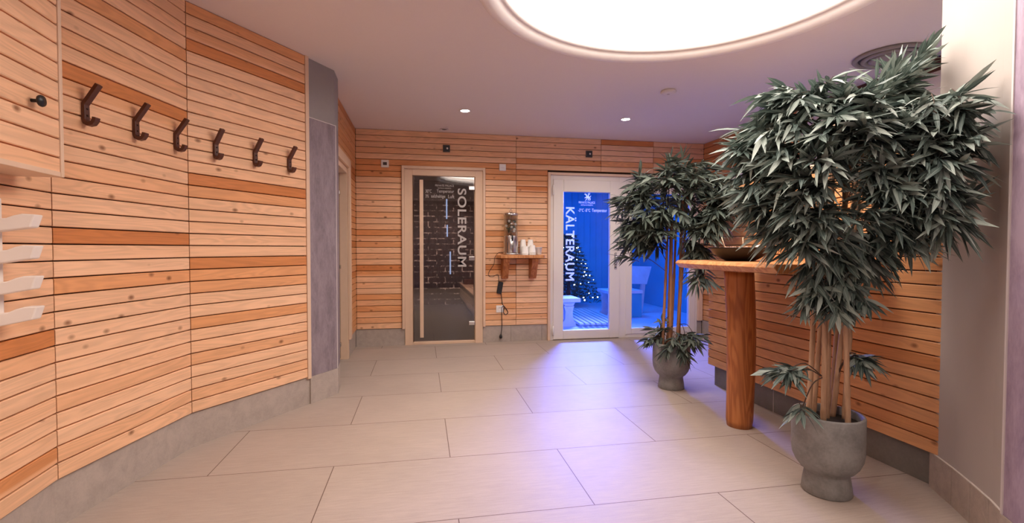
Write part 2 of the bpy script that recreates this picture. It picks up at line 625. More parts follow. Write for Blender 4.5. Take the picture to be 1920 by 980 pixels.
def cane_mat(name, c, c2):
    mt, nt, b = mat(name)
    tc = N(nt, 'ShaderNodeTexCoord')
    mp = N(nt, 'ShaderNodeMapping')
    mp.inputs['Scale'].default_value = (60, 60, 6)
    L(nt, tc.outputs['Object'], mp.inputs[0])
    a = noise(nt, mp.outputs[0], 1.0, 4, 0.6)
    L(nt, ramp(nt, a, [(0.3, c2), (0.6, c)]), b.inputs['Base Color'])
    b.inputs['Roughness'].default_value = 0.5
    return mt


M['cane'] = cane_mat('dry_bamboo_cane', (0.50, 0.31, 0.19), (0.34, 0.185, 0.10))
M['cane_red'] = cane_mat('brown_bamboo_cane', (0.34, 0.165, 0.085), (0.22, 0.09, 0.045))


def log_wood(name, a, b_, c_):
    mt, nt, b = mat(name)
    tc = N(nt, 'ShaderNodeTexCoord')
    mp = N(nt, 'ShaderNodeMapping')
    mp.inputs['Scale'].default_value = (7, 7, 0.9)
    L(nt, tc.outputs['Object'], mp.inputs[0])
    big = noise(nt, mp.outputs[0], 1.0, 3, 0.55, 0.8)
    rings = math_(nt, 'MULTIPLY_ADD', math_(nt, 'SINE', math_(nt, 'MULTIPLY', big, 60.0)), 0.5, 0.5)
    mp2 = N(nt, 'ShaderNodeMapping')
    mp2.inputs['Scale'].default_value = (120, 120, 5)
    L(nt, tc.outputs['Object'], mp2.inputs[0])
    fine = noise(nt, mp2.outputs[0], 1.0, 3, 0.6)
    f = math_(nt, 'ADD', math_(nt, 'MULTIPLY', rings, 0.35), math_(nt, 'MULTIPLY', big, 0.45))
    f = math_(nt, 'ADD', f, math_(nt, 'MULTIPLY_ADD', fine, 0.3, -0.08))
    c = ramp(nt, f, [(0.15, c_), (0.5, a), (0.85, b_)])
    L(nt, c, b.inputs['Base Color'])
    b.inputs['Roughness'].default_value = 0.42
    b.inputs['Specular IOR Level'].default_value = 0.4
    return mt


M['log'] = log_wood('oiled_oak_log', (0.44, 0.15, 0.042), (0.52, 0.21, 0.07), (0.25, 0.07, 0.018))
M['slab'] = log_wood('oiled_oak_slab', (0.60, 0.27, 0.105), (0.70, 0.36, 0.16), (0.40, 0.14, 0.045))

# ------------------------------------------------------------------ room shell
PITCHB = (H - 0.2) / 34.0          # board module
TH = 0.02


def clad(name, mname, parent, A, B, z0, z1, pitch=PITCHB, cuts=(), holes=(), gap=0.0055, seed=0, zs=None):
    """horizontal boards from ground point A to B (front faces the side to the right of A->B seen from above)"""
    rnd = random.Random(seed)
    A, B = Vector((A[0], A[1], 0)), Vector((B[0], B[1], 0))
    ln = (B - A).length
    d = (B - A) / ln
    n = Vector((d.y, -d.x, 0))
    mb = MB()
    nb = max(1, round((z1 - z0) / pitch))
    for i in range(nb):
        a, b = z0 + i * pitch + gap / 2, z0 + (i + 1) * pitch - gap / 2
        b = min(b, z1)
        if b - a < 0.01: continue
        xs = [0.0] + sorted(cuts) + [ln]
        for j in range(len(xs) - 1):
            segs = [(xs[j], xs[j + 1])]
            for (h0, h1, hz0, hz1) in holes:
                if b <= hz0 + 0.004 or a >= hz1 - 0.004: continue
                ns = []
                for (p, q) in segs:
                    if q <= h0 or p >= h1: ns.append((p, q))
                    else:
                        if p < h0: ns.append((p, h0))
                        if q > h1: ns.append((h1, q))
                segs = ns
            r = rnd.random()
            off = rnd.random() * 40
            for (p, q) in segs:
                if q - p < 0.01: continue
                e0 = 0.0025
                g = []
                for t in (p, q):
                    for (zz) in (a, a, a + .003, b - .003, b, b):
                        g.append((t + off, zz - a, r))
                mb.obox(A, d, n, p + e0, q - e0, -TH, 0.0, a, b, ch=0.003, g=g)
    return mb.build(name, M[mname], parent)


# floor and ceiling
fl = MB().box(-3.0, 6.0, -3.0, D + 0.10, -0.05, 0.0).build('floor', M['floor'])
structure(fl)

N_C = 96
ring = [(CX + CR * math.cos(2 * math.pi * i / N_C), CY + CR * math.sin(2 * math.pi * i / N_C)) for i in range(N_C)]


def to_rect(x, y, x0, x1, y0, y1):
    dx, dy = x - CX, y - CY
    ts = []
    if dx > 1e-9: ts.append((x1 - CX) / dx)
    if dx < -1e-9: ts.append((x0 - CX) / dx)
    if dy > 1e-9: ts.append((y1 - CY) / dy)
    if dy < -1e-9: ts.append((y0 - CY) / dy)
    t = min(ts)
    return (CX + dx * t, CY + dy * t)


cm_ = MB()
X0, X1, Y0, Y1 = -3.0, 6.0, -3.0, D + 0.10
inner_ring = [(CX + (x - CX) * 0.985, CY + (y - CY) * 0.985) for x, y in ring]
outer = [to_rect(x, y, X0, X1, Y0, Y1) for x, y in ring]
vs = [(x, y, H) for x, y in inner_ring] + [(x, y, H) for x, y in outer]
fs = [(i, (i + 1) % N_C, N_C + (i + 1) % N_C, N_C + i) for i in range(N_C)]
cm_.add(vs, fs)
# corner fillers
for cxn, cyn in ((X0, Y0), (X1, Y0), (X0, Y1), (X1, Y1)):
    for i in range(N_C):
        a, b = outer[i], outer[(i + 1) % N_C]
        on = lambda p, v, k_: abs(p[k_] - v) < 1e-6
        if (on(a, cxn, 0) and on(b, cyn, 1)) or (on(a, cyn, 1) and on(b, cxn, 0)):
            cm_.add([(*a, H), (cxn, cyn, H), (*b, H)], [(0, 1, 2)])
ceil = structure(cm_.build('ceiling', M['plaster']))
# recess of the round cove: side wall and ceiling disc glowing in place of hidden LEDs
sd = MB()
RC = CR - 0.02
HR = H + 0.13
vs = [(CX + RC * math.cos(2 * math.pi * i / N_C), CY + RC * math.sin(2 * math.pi * i / N_C), z) for z in (H - 0.005, HR) for i in range(N_C)]
sd.add(vs, [(i, (i + 1) % N_C, N_C + (i + 1) % N_C, N_C + i) for i in range(N_C)], smooth=True)
sd.build('recess_side', M['plaster_white'], ceil)
lt = MB().lathe([(0.0, HR - 0.012), (RC - 0.002, HR - 0.012), (RC - 0.002, HR - 0.006)], (CX, CY, 0), 96, False)
cl_ = lt.build('recess_glow_disc', M['cove_glow'])
tag(cl_, 'large round cove recess whose ceiling is made to glow for its hidden LED strip', 'ceiling light')
# moulding round the cove
mo = MB()
prof = [(CR + 0.0, H + 0.002), (CR + 0.008, H - 0.008), (CR + 0.004, H - 0.020), (CR - 0.012, H - 0.026), (CR - 0.020, H - 0.034), (CR - 0.050, H - 0.030),
        (CR - 0.085, H - 0.012), (CR - 0.100, H + 0.004), (CR - 0.106, H + 0.002), (CR - 0.122, H + 0.010), (CR - 0.135, H + 0.030), (CR - 0.140, H + 0.06), (CR - 0.132, H + 0.07), (CR - 0.02, H + 0.06)]
mo.lathe(prof, (CX, CY, 0), 128, True)
mo.f = [f for f in mo.f if len(f) == 4]
mo.sm = [True] * len(mo.f)
structure(mo.build('trim_1', M['moulding']))

# ---- left curved wall: three flat clad panels, then the violet pillar end
W = [(-1.36, 0.95), (-1.443, 2.228), (-1.282, 3.002), (-0.814, 3.690)]
wl = structure(empty('wall_left'))
for i in range(3):
    clad('cladding_panel', 'larch', wl, W[i], W[i + 1], 0.2, H, seed=11 + i)
bk = MB()
OFF = 0.021
Wb = []
for i in range(4):
    if i == 0: dd = Vector(W[1]) - Vector(W[0])
    elif i == 3: dd = Vector(W[3]) - Vector(W[2])
    else: dd = (Vector(W[i + 1]) - Vector(W[i])).normalized() + (Vector(W[i]) - Vector(W[i - 1])).normalized()
    dd.normalize()
    Wb.append((Vector(W[i]) - Vector((dd.y, -dd.x)) * OFF, Vector(W[i]) - Vector((dd.y, -dd.x)) * 0.17, Vector(W[i]) - Vector((dd.y, -dd.x)) * 0.038))
for i in range(3):
    bk.prism([Wb[i][0], Wb[i + 1][0], Wb[i + 1][1], Wb[i][1]], 0.0, H)
bk.build('backing', M['gap'], wl)
bs = MB()
for i in range(3):
    a, b = Wb[i][0], Wb[i + 1][0]
    dd = (b - a).normalized()
    n_ = Vector((dd.y, -dd.x))
    b = b + dd * (0.05 if i == 2 else 0.0)
    bs.prism([a + n_ * 0.006, b + n_ * 0.006, b - n_ * 0.01, a - n_ * 0.01], 0.0, 0.197)
structure(bs.build('baseboard_left', M['base_tile']))
# pale vertical end board and the violet papered pillar
d3 = (Vector(W[3]) - Vector(W[2])).normalized()
n3 = Vector((d3.y, -d3.x))
t2 = MB().obox((*W[3], 0), (*d3, 0), (*n3, 0), 0.0, 0.030, -0.03, 0.006, 0.19, H, 0.002)
structure(t2.build('trim_2', M['pale_wood']))
pa = Vector(W[3]) + d3 * 0.031 - n3 * 0.004
pb = Vector((-0.650, 3.955))
dp = (pb - pa).normalized()
npv = Vector((dp.y, -dp.x))
pl_ = structure(empty('wall_pillar'))
pend = [(-0.665, 4.16), (-1.0, 4.25), (-1.1, 4.0)]
MB().prism([pa - npv * 0.012, pb - npv * 0.012, pend[0], pend[1], pend[2]], 2.085, H).build('grey_plaster_top', M['plaster_grey'], pl_)
MB().prism([pa, pb, pend[0], pend[1], pend[2]], 0.2, 2.080).build('violet_wallpaper', M['purple'], pl_)
MB().prism([pb - dp * 0.005 + npv * 0.001, pb + dp * 0.001 + npv * 0.001, pb + dp * 0.001 - npv * 0.02, pb - dp * 0.005 - npv * 0.02], 0.2, 2.083).build('edge_trim', M['grey_trim'], pl_)
MB().obox((pa.x, pa.y, 0), (dp.x, dp.y, 0), (npv.x, npv.y, 0), 0.0, (pb - pa).length, -0.01, 0.001, 2.080, 2.085).build('edge_trim', M['grey_trim'], pl_)
structure(MB().prism([pa, pb + npv * 0.004, pend[0], pend[1], pend[2]], 0.0, 0.199).build('baseboard_pillar', M['base_tile']))

# ---- recess wall on the left with the third door
wr = structure(empty('wall_recess'))
DY0, DY1 = 4.45, 5.16
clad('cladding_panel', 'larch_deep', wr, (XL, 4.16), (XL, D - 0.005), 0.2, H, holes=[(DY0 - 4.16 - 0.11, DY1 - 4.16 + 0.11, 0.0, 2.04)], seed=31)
b_ = MB()
b_.box(XL - 0.14, XL - 0.021, 4.1, DY0 - 0.1, 0, H).box(XL - 0.14, XL - 0.021, DY1 + 0.1, D, 0, H).box(XL - 0.14, XL - 0.021, DY0 - 0.1, DY1 + 0.1, 2.03, H)
b_.build('backing', M['gap'], wr)
structure(MB().box(XL - 0.05, XL - 0.012, DY1 + 0.105, D, 0, 0.197).build('baseboard_recess', M['base_tile']))
d3r = structure(empty('door_3', (XL, 4.8, 0)))
fr = MB()
fr.box(XL - 0.002, XL + 0.022, DY1 + 0.01, DY1 + 0.11, 0.2, 2.045).box(XL - 0.002, XL + 0.022, DY0 - 0.11, DY0 - 0.01, 0.2, 2.045).box(XL - 0.002, XL + 0.022, DY0 - 0.01, DY1 + 0.01, 1.955, 2.045)
fr.build('casing', M['pale_wood'], d3r, bevel=0.003)
fr = MB()
fr.box(XL - 0.12, XL - 0.004, DY1, DY1 + 0.07, 0.0, 1.96).box(XL - 0.12, XL - 0.004, DY0 - 0.07, DY0, 0.0, 1.96).box(XL - 0.12, XL - 0.004, DY0, DY1, 1.90, 1.96)
fr.build('jamb', M['pale_wood'], d3r, bevel=0.003)
gl = MB().box(XL - 0.085, XL - 0.077, DY0 + 0.004, DY1 - 0.004, 0.02, 1.895).build('glass_panel', M['tinted_glass'], d3r)
for zc in (0.16, 0.95, 1.70):
    MB().box(XL - 0.095, XL - 0.066, DY1 - 0.06, DY1 - 0.001, zc - 0.02, zc + 0.02).build('hinge', M['steel'], gl, bevel=0.004)
structure(MB().box(-2.6, XL - 0.14, 4.0, 4.02, 0, H).box(-2.6, -2.58, 4.0, D + .1, 0, H).build('wall_inner', M['slate']))

# ---- back wall
wb = structure(empty('wall_back'))
DZ = 2.10
clad('cladding_panel', 'larch', wb, (XL, D), (XC, D), 0.2, H, cuts=[1.133 - XL, 2.218 - XL, 2.924 - XL],
     holes=[(-0.228 - XL, 0.752 - XL, 0.0, DZ), (1.528 - XL, 3.625 - XL, 0.0, 2.075)], seed=41)
b_ = MB()
YB0, YB1 = D + 0.021, D + 0.16
b_.box(XL - 0.1, -0.20, YB0, YB1, 0, H).box(0.73, 1.56, YB0, YB1, 0, H).box(3.56, 6.0, YB0, YB1, 0, H)
b_.box(-0.2, 0.73, YB0, YB1, 2.06, H).box(1.56, 3.56, YB0, YB1, 2.05, H)
b_.build('backing', M['gap'], wb)
bs = MB()
bs.box(XL - 0.01, -0.199, D + 0.012, D + 0.03, 0, 0.197)
for a, b in ((0.727, 1.07), (1.073, 1.46), (1.463, 1.535)):
    bs.box(a, b, D + 0.012, D + 0.03, 0, 0.197)
bs.box(3.56, XC, D + 0.012, D + 0.03, 0, 0.197)
structure(bs.build('baseboard_back', M['base_tile']))

# ---- far right wall behind the divider: boards, white door, plaster
wf = structure(empty('wall_far'))
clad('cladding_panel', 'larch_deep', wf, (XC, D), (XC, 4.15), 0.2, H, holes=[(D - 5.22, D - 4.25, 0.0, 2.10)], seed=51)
MB().box(XC + 0.021, XC + 0.14, 4.15, D + 0.1, 0, H).build('backing', M['gap'], wf)
MB().box(XC, XC + 0.14, 1.0, 4.15, 0, H).build('plaster', M['plaster_white'], wf)
d4 = structure(empty('door_4', (XC, 4.7, 0)))
MB().box(XC - 0.02, XC + 0.02, 4.25, 4.33, 0, 2.10).box(XC - 0.02, XC + 0.02, 5.14, 5.22, 0, 2.10).box(XC - 0.02, XC + 0.02, 4.33, 5.14, 2.02, 2.10).build('door_frame', M['pvc'], d4, bevel=0.004)
MB().box(XC - 0.005, XC + 0.02, 4.331, 5.139, 0.0, 2.019).build('leaf', M['pvc'], d4)
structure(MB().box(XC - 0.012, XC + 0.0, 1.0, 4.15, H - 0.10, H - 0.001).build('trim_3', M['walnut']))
structure(MB().box(XC - 0.013, XC - 0.001, 1.0, 4.2, 0, 0.18).box(XC - 0.0, XC + 0.02, 5.23, D, 0, 0.197).build('baseboard_far', M['base_tile']))

# ---- half-height divider clad in boards, right of the room
XP, YP0, YP1, ZP = 2.370, 1.82, 3.685, 1.630
wp = structure(empty('wall_divider'))
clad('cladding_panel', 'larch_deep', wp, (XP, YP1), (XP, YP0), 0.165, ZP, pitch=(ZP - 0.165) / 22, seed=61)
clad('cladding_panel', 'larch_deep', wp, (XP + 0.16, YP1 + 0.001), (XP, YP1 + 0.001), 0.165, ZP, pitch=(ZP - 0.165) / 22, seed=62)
MB().box(XP + 0.021, XP + 0.16, 1.5, YP1 - 0.022, 0.165, ZP).build('backing', M['gap'], wp)
MB().box(XP + 0.035, XP + 0.15, 1.5, YP1 - 0.045, 0.0, 0.1649).build('plinth', M['dark_base'], wp)
MB().box(XP - 0.004, XP + 0.17, 1.5, YP1 + 0.006, ZP + 0.0002, ZP + 0.022).build('cap', M['pale_wood'], wp, bevel=0.003)
jn = MB()
for yj in (2.35, 2.95, 3.3):
    jn.box(XP + 0.033, XP + 0.036, yj, yj + 0.003, 0, 0.164)
jn.build('tile_joint', M['grey_trim'], wp)

# ---- rounded white column on the right with its tile skirting, then the lilac wall
def arc_pts(off=0.0):
    pts = [(2.385, 1.885), (2.300, 1.722), (2.226, 1.595), (2.150, 1.475), (2.085, 1.390)]
    out = []
    for i, p in enumerate(pts):
        a, b = Vector(pts[max(0, i - 1)]), Vector(pts[min(len(pts) - 1, i + 1)])
        dd = (b - a).normalized()
        n_ = Vector((dd.y, -dd.x))     # towards the room
        out.append(Vector(p) + n_ * off)
    return out


wc = structure(empty('wall_column'))
ap = arc_pts(-0.010)
fine = []
for i in range(len(ap) - 1):
    for t in range(6):
        fine.append(ap[i].lerp(ap[i + 1], t / 6))
fine.append(ap[-1])
core = [(p.x, p.y) for p in fine] + [(2.45, 1.25), (2.75, 1.6), (2.52, 1.93)]
cmb = MB().prism(core, 0.0, H)
cmb.build('plaster_shaft', plain('warm_grey_plaster', (0.43, 0.385, 0.355), 0.85, var=0.04, vscale=9), wc)
sk = arc_pts(0.0)
sk2 = arc_pts(-0.03)
for i in range(4):
    e = (sk[i + 1] - sk[i]).normalized() * 0.0015
    MB().prism([sk[i] + e, sk[i + 1] - e, sk2[i + 1], sk2[i]], 0.0, 0.166).build('skirting_tile', M['col_tile'], wc)
sk3 = arc_pts(-0.003)
gr = MB()
for i in range(4): gr.prism([sk3[i], sk3[i + 1], sk2[i + 1], sk2[i]], 0.0, 0.168)
gr.build('grout', M['plaster_white'], wc)
rd = Vector((-0.48, -0.88)).normalized()
r0 = Vector((2.085, 1.390))
rn = Vector((rd.y, -rd.x))
wv = structure(empty('wall_right'))
MB().obox((*r0, 0), (*rd, 0), (*rn, 0), 0.0, 0.010, -0.05, 0.004, 0.166, H).build('edge_trim', M['grey_trim'], wv)
MB().obox((*r0, 0), (*rd, 0), (*rn, 0), 0.010, 0.60, -0.15, 0.0, 0.166, H).build('lilac_wallpaper', M['purple_bright'], wv)
structure(MB().obox((*r0, 0), (*rd, 0), (*rn, 0), 0.001, 0.60, -0.15, 0.006, 0.0, 0.165).build('baseboard_right', M['col_tile']))
# walls behind the camera
structure(MB().box(1.80, 1.95, -2.5, 0.92, 0, H).build('wall_entrance', M['purple']))
structure(MB().box(-1.51, -1.36, -2.5, 0.95, 0, H).build('wall_corridor', M['purple']))
structure(MB().box(-1.51, 1.95, -2.65, -2.5, 0, H).build('wall_rear', M['purple']))
structure(MB().box(2.5, XC + .14, 0.95, 1.1, 0, H).build('wall_end', M['plaster_white']))

# ------------------------------------------------------------------ lettering
def text_mb(body, size, width=None, bold=0.0, spacing=1.0):
    cu = bpy.data.curves.new('lettering', 'FONT')
    cu.body = body
    cu.size = size
    cu.offset = bold
    cu.space_character = spacing
    cu.align_x = 'LEFT'
    o = bpy.data.objects.new('lettering', cu)
    col.objects.link(o)
    dg = bpy.context.evaluated_depsgraph_get()
    me = bpy.data.meshes.new_from_object(o.evaluated_get(dg))
    vs = [v.co.copy() for v in me.vertices]
    fs = [tuple(p.vertices) for p in me.polygons]
    bpy.data.objects.remove(o)
    bpy.data.curves.remove(cu)
    bpy.data.meshes.remove(me)
    x0, x1 = min(v.x for v in vs), max(v.x for v in vs)
    y0, y1 = min(v.y for v in vs), max(v.y for v in vs)
    return vs, fs, (x0, x1, y0, y1)


def letter(body, parent, x0, x1, z0, z1, y, vertical=False, bold=0.0, spacing=1.0, keep=True):
    """text filling the rectangle x0..x1, z0..z1 on the plane Y = y (facing -Y)"""
    vs, fs, (a0, a1, b0, b1) = text_mb(body, 1.0, bold=bold, spacing=spacing)
    out = []
    for v in vs:
        u, t = (v.x - a0) / (a1 - a0), (v.y - b0) / (b1 - b0)
        if vertical: out.append((x0 + (x1 - x0) * t, y, z1 - (z1 - z0) * u))
        else: out.append((x0 + (x1 - x0) * u, y, z0 + (z1 - z0) * t))
    return MB().add(out, fs).build('lettering', M['lettering'], parent)


def emblem(parent, cx, cz, s, y):
    mb = MB()
    polys = [
        [(-0.1, -0.1), (0.25, -0.12), (0.34, 0.12), (0.18, 0.32), (-0.05, 0.30), (-0.2, 0.1)],     # body
        [(-0.2, 0.1), (-0.05, 0.30), (-0.12, 0.52), (-0.34, 0.62), (-0.42, 0.45), (-0.28, 0.4)],    # neck and head
        [(-0.42, 0.45), (-0.34, 0.62), (-0.55, 0.5)],                                               # beak
        [(0.0, 0.3), (0.18, 0.32), (0.5, 0.62), (0.18, 0.55)],                                      # wing
        [(0.05, 0.5), (0.18, 0.55), (0.55, 0.8), (0.2, 0.72)],
        [(-0.1, -0.1), (-0.2, 0.1), (-0.45, 0.02), (-0.5, -0.1), (-0.38, -0.08)],                    # foreleg
        [(-0.1, -0.1), (0.02, -0.11), (-0.2, -0.42), (-0.42, -0.46), (-0.3, -0.36)],                 # leg
        [(0.1, -0.11), (0.25, -0.12), (0.2, -0.4), (0.02, -0.46), (0.1, -0.34)],
        [(0.25, -0.12), (0.34, 0.12), (0.55, -0.2), (0.42, -0.46), (0.3, -0.44), (0.4, -0.2)],       # hind leg
        [(0.34, 0.12), (0.5, 0.05), (0.62, 0.3), (0.56, 0.32)],                                      # tail
    ]
    for p in polys:
        mb.add([(cx + a * s, y, cz + b * s) for a, b in p], [tuple(range(len(p)))])
    return mb.build('emblem', M['lettering'], parent)


# ------------------------------------------------------------------ door 1: dark glass door of the brine room
d1 = structure(empty('door_1', (0.26, D, 0)))
e = MB()
e.box(-0.226, -0.196, D - 0.030, D + 0.02, 0.196, 2.100).box(0.724, 0.752, D - 0.030, D + 0.02, 0.196, 2.100).box(-0.196, 0.724, D - 0.030, D + 0.02, 2.068, 2.100)
e.build('edging', M['pale_wood'], d1, bevel=0.002)
f_ = MB()
f_.box(-0.195, -0.105, D - 0.006, D + 0.09, 0.0, 2.067).box(0.632, 0.723, D - 0.006, D + 0.09, 0.0, 2.067).box(-0.105, 0.632, D - 0.006, D + 0.09, 1.995, 2.067)
f_.box(-0.105, -0.088, D + 0.03, D + 0.09, 0.0, 1.995).box(0.620, 0.632, D + 0.03, D + 0.09, 0.0, 1.995).box(-0.105, 0.632, D + 0.01, D + 0.09, 0.0, 0.030)
f_.build('door_frame', M['pale_wood'], d1, bevel=0.002)
g1 = MB().box(-0.100, 0.624, D + 0.018, D + 0.026, 0.034, 1.990).build('glass_panel', M['tinted_glass'], d1)
YT = D + 0.0165
letter('SOLERAUM', g1, 0.424, 0.528, 0.920, 1.853, YT, True, bold=0.018, spacing=1.10)
letter('PRIVATE PALACE', g1, 0.160, 0.380, 1.872, 1.896, YT, bold=0.004, spacing=1.1)
letter('HOTELS & RESORTS', g1, 0.190, 0.345, 1.846, 1.860, YT, bold=0.002, spacing=1.1)
letter('30\u00b0C', g1, 0.046, 0.118, 1.796, 1.836, YT)
letter('Temperatur', g1, 0.178, 0.382, 1.788, 1.836, YT)
letter('3%', g1, 0.046, 0.085, 1.738, 1.774, YT)
letter('salzhaltige', g1, 0.112, 0.278, 1.728, 1.776, YT)
letter('Luft', g1, 0.312, 0.386, 1.736, 1.776, YT)
for zc in (1.86, 1.02, 0.24):
    h_ = MB().box(0.555, 0.628, D - 0.004, D + 0.045, zc - 0.024, zc + 0.024, 0.006).build('hinge', M['steel'], g1)
hb = MB().box(-0.022, 0.020, D - 0.065, D - 0.028, 0.095, 1.936, 0.004).build('pull_bar', M['pale_wood'], g1)
so = MB()
for zc in (0.35, 1.68): so.tube([(0, D - 0.03, zc), (0, D + 0.018, zc)], 0.008)
so.build('standoff', M['steel'], g1)

# room behind it
YS = 9.9
s_ = structure(empty('wall_brick', (0.3, YS, 0)))
MB().box(-1.6, 1.5, YS, YS + 0.1, 0, H).build('salt_bricks', M['salt'], s_)
structure(MB().box(-1.7, -1.6, D + 0.16, YS + .1, 0, H).box(1.46, 1.5, D + 0.16, YS, 0, H).build('wall_brine_room', M['salt']))
structure(MB().box(-1.7, 1.5, D + 0.10, YS + .1, -0.05, 0.0).build('floor_brine_room', M['slate']))
structure(MB().box(-1.7, 1.5, D + 0.10, YS + .1, H, H + 0.05).build('ceiling_brine_room', M['slate']))
bb = empty('sauna_bench', (1.1, 8.2, 0))
tag(bb, 'long slatted wooden bench seen behind the dark glass door', 'bench')
sl = MB()
for i in range(7): sl.box(0.752 + i * 0.1, 0.752 + i * 0.1 + 0.092, 6.9, 9.86, 0.425, 0.45)
sl.build('seat_slats', M['dim_brown'], bb)
fp = MB()
for i in range(3): fp.box(0.765, 0.785, 6.92, 9.86, 0.16 + i * 0.088, 0.16 + i * 0.088 + 0.082)
fp.build('front_boards', M['dim_brown'], bb)
MB().box(0.85, 1.45, 7.0, 9.8, 0.0, 0.425).build('base', M['slate'], bb)
hr = empty('headrest', (1.0, 9.3, 0.45))
tag(hr, 'dark wooden headrest lying on the bench behind the glass', 'headrest')
MB().strip([(0, 0), (0.30, 0.0), (0.30, 0.02), (0.04, 0.10), (0.0, 0.09)], 0.5, Matrix.Translation((1.05, 9.3, 0.4505))).build('rest_slab', M['walnut'], hr)
for (x0, z0, z1) in ((0.50, 1.74, 2.14), (0.51, 1.38, 1.62), (0.57, 0.62, 1.08)):  # glowing bars added to imitate bluish reflections in the glass door
    o = MB().box(x0 - 0.013, x0 + 0.013, YS - 0.03, YS - 0.001, z0, z1, 0.004).build('reflection_streak', M['tube'], None, origin=(x0, YS - 0.015, z0))
    tag(o, {1.74: 'topmost thin cool-white glowing streak, imitating a reflection in the glass door', 1.38: 'short middle cool-white glowing streak, imitating a reflection in the glass door', 0.62: 'lowest cool-white glowing streak above the bench end, imitating a reflection'}[z0], 'light', 'added glowing streaks for reflections in the glass door')

# ------------------------------------------------------------------ door 2: white glazed door and fixed pane of the cold room
d2 = structure(empty('door_2', (2.5, D, 0)))
e = MB()
e.box(1.528, 1.560, D - 0.028, D + 0.02, 0.0, 2.075).box(3.560, 3.625, D - 0.028, D + 0.02, 0.196, 2.075).box(1.560, 3.560, D - 0.028, D + 0.02, 2.045, 2.075)
e.build('edging', M['pale_wood'], d2, bevel=0.002)
f_ = MB()
f_.box(1.561, 1.600, D - 0.004, D + 0.07, 0.0, 2.044).box(2.462, 2.560, D - 0.004, D + 0.07, 0.0, 2.044).box(3.520, 3.559, D - 0.004, D + 0.07, 0.0, 2.044).box(1.6001, 2.4619, D - 0.004, D + 0.07, 1.991, 2.044).box(2.5601, 3.5199, D - 0.004, D + 0.07, 1.991, 2.044).box(1.6001, 2.4619, D + 0.01, D + 0.07, 0.0, 0.009).box(2.5601, 3.5199, D - 0.004, D + 0.07, 0.0, 0.045)
f_.build('frame', M['pvc'], d2, bevel=0.003)


def sash(x0, x1, z0, z1, bx, bz0, bz1, yf):
    mb = MB()
    mb.box(x0, x0 + bx, yf, yf + 0.06, z0, z1).box(x1 - bx, x1, yf, yf + 0.06, z0, z1).box(x0 + bx, x1 - bx, yf, yf + 0.06, z0, z0 + bz0).box(x0 + bx, x1 - bx, yf, yf + 0.06, z1 - bz1, z1)
    return mb


sa = sash(1.598, 2.466, 0.010, 1.990, 0.130, 0.110, 0.148, D - 0.020).build('door_leaf', M['pvc'], d2, bevel=0.006)
g2 = MB().box(1.728, 2.336, D + 0.012, D + 0.018, 0.12, 1.842).build('glass_pane', M['clear_glass'], sa)
fx = sash(2.555, 3.525, 0.045, 1.990, 0.085, 0.075, 0.15, D - 0.012).build('fixed_sash', M['pvc'], d2, bevel=0.006)
MB().box(2.64, 3.44, D + 0.012, D + 0.018, 0.12, 1.84).build('glass_pane', M['clear_glass'], fx)
YT = D + 0.010
letter('K\u00c4LTERAUM', sa, 1.764, 1.902, 0.738, 1.655, YT, True, bold=0.018, spacing=1.10)
letter('PRIVATE PALACE', sa, 1.932, 2.146, 1.702, 1.730, YT, bold=0.006, spacing=1.1)
letter('HOTELS & RESORTS', sa, 1.960, 2.118, 1.676, 1.692, YT, bold=0.003, spacing=1.1)
letter('-3\u00b0C -5\u00b0C', sa, 1.925, 2.085, 1.600, 1.640, YT, bold=0.004)
letter('Temperatur', sa, 2.105, 2.305, 1.588, 1.640, YT, bold=0.004)
emblem(sa, 2.045, 1.778, 0.080, YT)
hd = MB()
hd.box(2.393, 2.425, D - 0.030, D - 0.018, 0.88, 1.09, 0.004)
hd.tube([(2.409, D - 0.026, 0.935), (2.409, D - 0.062, 0.935), (2.409, D - 0.066, 0.95), (2.400, D - 0.066, 1.06)], 0.008)
hd.build('handle', M['steel'], sa)
MB().tube([(2.409, D - 0.020, 0.905), (2.409, D - 0.036, 0.905)], 0.009).build('lock_cylinder', M['dark_grey'], sa)
for zc in (1.86, 0.12):
    MB().tube([(1.594, D - 0.026, zc - 0.06), (1.594, D - 0.026, zc + 0.06)], 0.010).build('hinge', M['white'], sa)

# cold room
YC = 9.7
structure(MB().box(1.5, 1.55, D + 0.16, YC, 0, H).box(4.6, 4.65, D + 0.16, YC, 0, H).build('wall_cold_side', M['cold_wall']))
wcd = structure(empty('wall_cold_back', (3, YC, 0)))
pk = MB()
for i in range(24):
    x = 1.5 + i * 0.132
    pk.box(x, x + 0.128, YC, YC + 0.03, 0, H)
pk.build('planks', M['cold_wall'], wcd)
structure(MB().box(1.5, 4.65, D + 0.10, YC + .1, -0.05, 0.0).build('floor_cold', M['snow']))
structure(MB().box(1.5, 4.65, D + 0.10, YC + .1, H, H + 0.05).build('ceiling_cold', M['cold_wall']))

# duckboard
dk = empty('duckboard', (2.62, 7.5, 0), R(-4))
tag(dk, 'slatted wooden duckboard on the floor of the blue cold room', 'duckboard')
T = world_of(dk)
for i in range(8):
    mb = MB()
    bm = bmesh.new()
    bmesh.ops.create_cube(bm, size=1)
    for v in bm.verts: v.co = Vector((-0.29 + i * 0.083 + v.co.x * 0.058, v.co.y * 1.75, 0.05 + v.co.z * 0.022))
    mb.bm(bm, mat=T).build('slat', M['frost_wood'], dk)
for yy in (-0.7, 0.0, 0.7):
    mb = MB()
    bm = bmesh.new()
    bmesh.ops.create_cube(bm, size=1)
    for v in bm.verts: v.co = Vector((v.co.x * 0.6, yy + v.co.y * 0.06, 0.0195 + v.co.z * 0.038))
    mb.bm(bm, mat=T).build('bearer', M['frost_wood'], dk)


